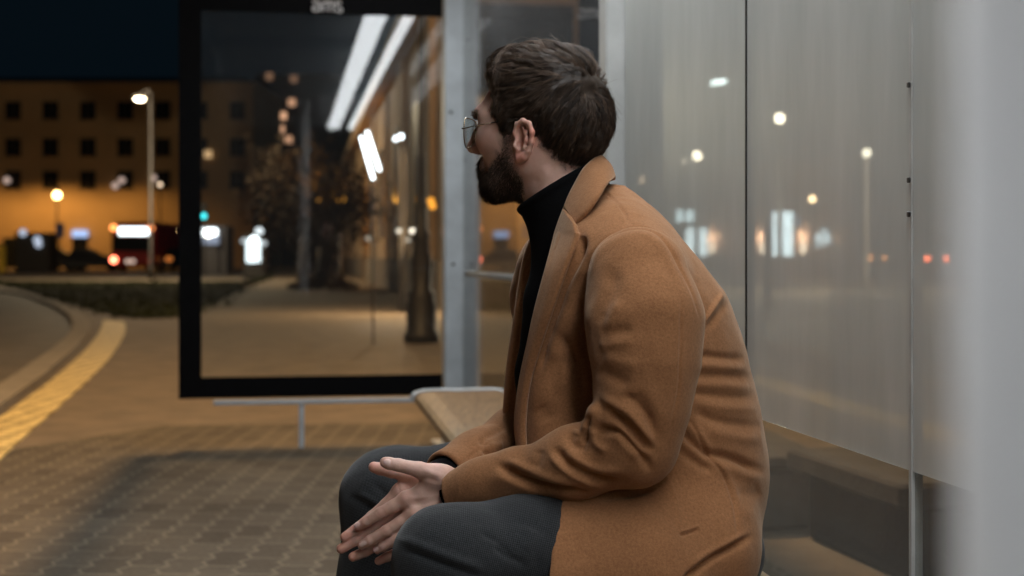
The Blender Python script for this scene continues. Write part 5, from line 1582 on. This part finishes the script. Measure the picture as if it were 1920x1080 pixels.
for px, py, s in ((748, 433, 1.6), (773, 433, 3.0), (690, 447, .5), (765, 450, .6), (742, 260, 5.0), (752, 256, 7.0)):
    q = at(px, py, 24); 
    tlp = thing("bracket_lamp", tuple(q), {748: "left one of two small round lamps low before the beige building", 773: "right one of two small round lamps low before the beige building", 690: "faint small lamp at the left of the beige building", 765: "faint round lamp under the two small lamps of the beige building", 742: "smaller of two white lamps high on the beige building", 752: "larger of two white lamps high on the beige building"}[px], "lamp", "small lamps by the beige building")
    MB().sphere(q, .042, 8).build("bulb", lampmat((1.0, .86, .68) if py > 300 else (.9, .95, 1), s), tlp, True)
    if px in (752, 773): point("bracket_light", q - Vector((.02, .12, 0)), (1.0, .66, .36), 250, .03, par=tlp)
    MB().tube([q + Vector((0, .05, 0)), q + Vector((0, .9, .1)), q + Vector((0, .9, -q.z))], .02, 6).build("bracket", M_pole, tlp)
tb = thing("tube_lamp", tuple(at(695, 290, 16)), "pair of slanting white tube lamps bright against the dark upper pane", "lamp")
for a, b_ in (((677, 256), (700, 336)), ((688, 246), (712, 320))):
    MB().tube([at(*a, 16), at(*b_, 16)], .017, 8).build("tube", lampmat((.92, .97, 1.0), 7), tb, True)
MB().tube([at(695, 244, 16.08), at(695, 300, 16.2), at(700, 644, 15.9)], .012, 6).build("stand", M_dark, tb)
fbox(LF + .003, LF + .03, .35, 1.25, .9, 3.1, "door", mat("shop_window_dim", (.09, .075, .06), .2))
fbox(LF + .003, LF + .03, 1.5, 2.2, 1.7, 3.0, "window", mat("shop_window_dim", (.09, .075, .06), .2))
fbox(LF + .003, LF + .20, .1, 2.3, 3.45, 3.62, "ledge", M_plinth); fbox(LF + .003, LF + .06, .1, 2.3, 3.9, 5.6, "dark_top_panel", M_win)  # added parts break up the flat wall; the upper panel darkens its top
# ---- cast iron lamp post by the corner post
ci = gnd(790, 642); ip = thing("iron_lamp_post", tuple(ci), "ornate black cast iron lamp post standing left of the grey corner post", "lamp post")
MB().lathe(ci, [(.20, 0), (.20, .10), (.17, .14), (.175, .42), (.145, .50), (.15, .56), (.11, .62), (.125, .9), (.085, 1.15), (.10, 1.22), (.062, 1.3), (.05, 2.0), (.062, 2.05), (.045, 2.15), (.04, 4.2)], 14).build("shaft", M_dark, ip, True)
MB().lathe(ci + UP * 4.2, [(.05, 0), (.16, .12), (.20, .5), (.10, .62), (.02, .72)], 12).build("lantern", lampmat((1.0, .66, .3), 5), ip, True)
for py in (377, 386):
    q = at(808 + (py - 377) * .3, py, 15.2); l = thing("amber_lantern", tuple(q), "upper amber bead of the pair hung on the iron lamp post" if py == 377 else "lower amber bead of the pair hung on the iron lamp post", "lantern", "amber beads on the iron lamp post")
    MB().sphere(q, .04, 8).build("bulb", lampmat((1.0, .38, .04), 1.6), l, True); MB().tube([q + UP * .03, Vector((ci.x, ci.y, q.z + .06))], .008, 5).build("hook", M_dark, l)
# ---- right side: shops across the road behind the dusty glass
M_shop = mat("shop_plaster", (.16, .13, .105), .9, 0, .15, .3)
DS = 64.0
sb = thing("shop_building", tuple(at(1450, 505, DS)), "dim shop building with bright display windows behind the dusty glass", "building")
xa, xb = at(1195, 0, DS).x, at(1598, 0, DS).x
MB().box((xa, DS, 0), (xb, DS + 9, 4.9)).build("wall", M_shop, sb)
MB().box((xa - .2, DS - .3, 4.903), (xb + .2, DS + 9.2, 5.3)).build("cornice", M_shop, sb)
for a, b_, c, d_, s, cc in ((1437, 1486, 397, 480, 5.5, (.84, .97, 1.0)), (1283, 1326, 428, 480, 5.0, (.86, .98, 1.0)), (1268, 1302, 394, 416, 4.0, (.80, .97, 1.0)), (1532, 1560, 436, 458, 1.5, (.8, .95, 1.0)), (1492, 1500, 405, 425, .8, (.6, .8, 1.0))):
    p, q = at(a, d_, DS - .04), at(b_, c, DS - .04)
    w = MB().box((p.x, DS - .06, p.z), (q.x, DS - .03, q.z)).build("display_window", lampmat(cc, s), sb)
    MB().box((p.x - .08, DS - .10, q.z + .003), (q.x + .08, DS - .02, q.z + .1)).build("frame", M_dark, w)
for px in (1430, 1506, 1335, 1570):
    q = at(px, 462, DS - .22); s = .7 if px == 1570 else 6.0
    MB().sphere(q + UP * (-.05), .16, 10, (.8, .8, 1.9)).build("wall_lamp", lampmat((1.0, .74, .52), s), sb, True)
    point("wall_lamp_light", q + UP * .4, (1.0, .62, .40), 160 if s > 1 else 30, .1, par=sb)
for px, py, s in ((1545, 434, 2.0), (1535, 446, 3.0), (1551, 447, 3.2), (1543, 456, 2.0), (1533, 460, 1.3)):
    MB().sphere(at(px, py, DS - .5), .16, 8).build("string_bulb", lampmat((.86, .97, 1.0), s), sb, True)
street_lamp(1462, 222, 40, "highest round street lamp seen right of the glass seam", (1.0, .84, .60), 22, .13, group="street lamps behind the dusty glass", watts=1300)
street_lamp(1307, 292, 44, "round street lamp above the man's shoulder, left of the glass seam", (1.0, .82, .58), 20, .14, group="street lamps behind the dusty glass", watts=1300)
street_lamp(1625, 287, 46, "round street lamp seen through the frosted sheet", (1.0, .82, .60), 20, .13, group="street lamps behind the dusty glass", watts=1300, polemat=mat("lamplit_pole_paint", (.5, .42, .34), .5))  # lamplight on the pole is put into its paler colour
street_lamp(1523, 373, 60, "lower orange street lamp over the shop windows", (1.0, .66, .34), 18, .13, group="street lamps behind the dusty glass", watts=500)
street_lamp(1283, 302, 60, "faint lamp beside the round lamp above the shoulder", (1.0, .80, .58), 1.6, .15, group="street lamps behind the dusty glass")
street_lamp(1203, 337, 60, "faint orange lamp at the right edge of the middle post", (1.0, .66, .40), 2.2, .14, group="street lamps behind the dusty glass")
lt = at(1348, 154, 26); lp = thing("street_lamp", (lt.x + .9, lt.y, 0), "cool white slim street lamp head left of the glass seam", "street lamp", "street lamps behind the dusty glass")
MB().lathe((lt.x + .9, lt.y, 0), [(.09, 0), (.05, lt.z + .1)], 10).build("pole", M_pole, lp); MB().tube([(lt.x + .9, lt.y, lt.z + .08), (lt.x, lt.y, lt.z + .06)], .03, 8).build("arm", M_pole, lp)
MB().obox(lt, (1, 0, .12), (0, 1, 0), UP, .15, .08, .045, .03).build("lamp", lampmat((.88, 1.0, .95), 9), lp)
# ---- unseen lamp added over the pavement: casts the roof's shadow, warms the ground
lh = Vector((-1.74, 8.0, 8.6)); ft = Vector((-3.5, 8.9, 0))
pl = thing("street_lamp", tuple(ft), "unseen tall pavement lamp with a long arm, added left of the shelter", "street lamp")
MB().lathe(ft, [(.12, 0), (.12, .6), (.08, .65), (.06, 8.6)], 10).build("pole", M_pole, pl, True)
MB().tube([ft + UP * 8.5, ft.lerp(Vector((lh.x, lh.y, 0)), .4) + UP * 9.1, lh + UP * .2], .045, 8).build("arm", M_pole, pl, True)
MB().obox(lh + UP * .12, (1, 0, 0), (0, 1, 0), UP, .32, .16, .06, .03).build("hood", M_pole, pl); MB().sphere(lh, .14, 10, (1.5, .8, .5)).build("lamp", lampmat((1.0, .68, .36), 20), pl, True)
point("street_lamp_light", lh - UP * .22, (1.0, .60, .26), 2800, .26, par=pl)
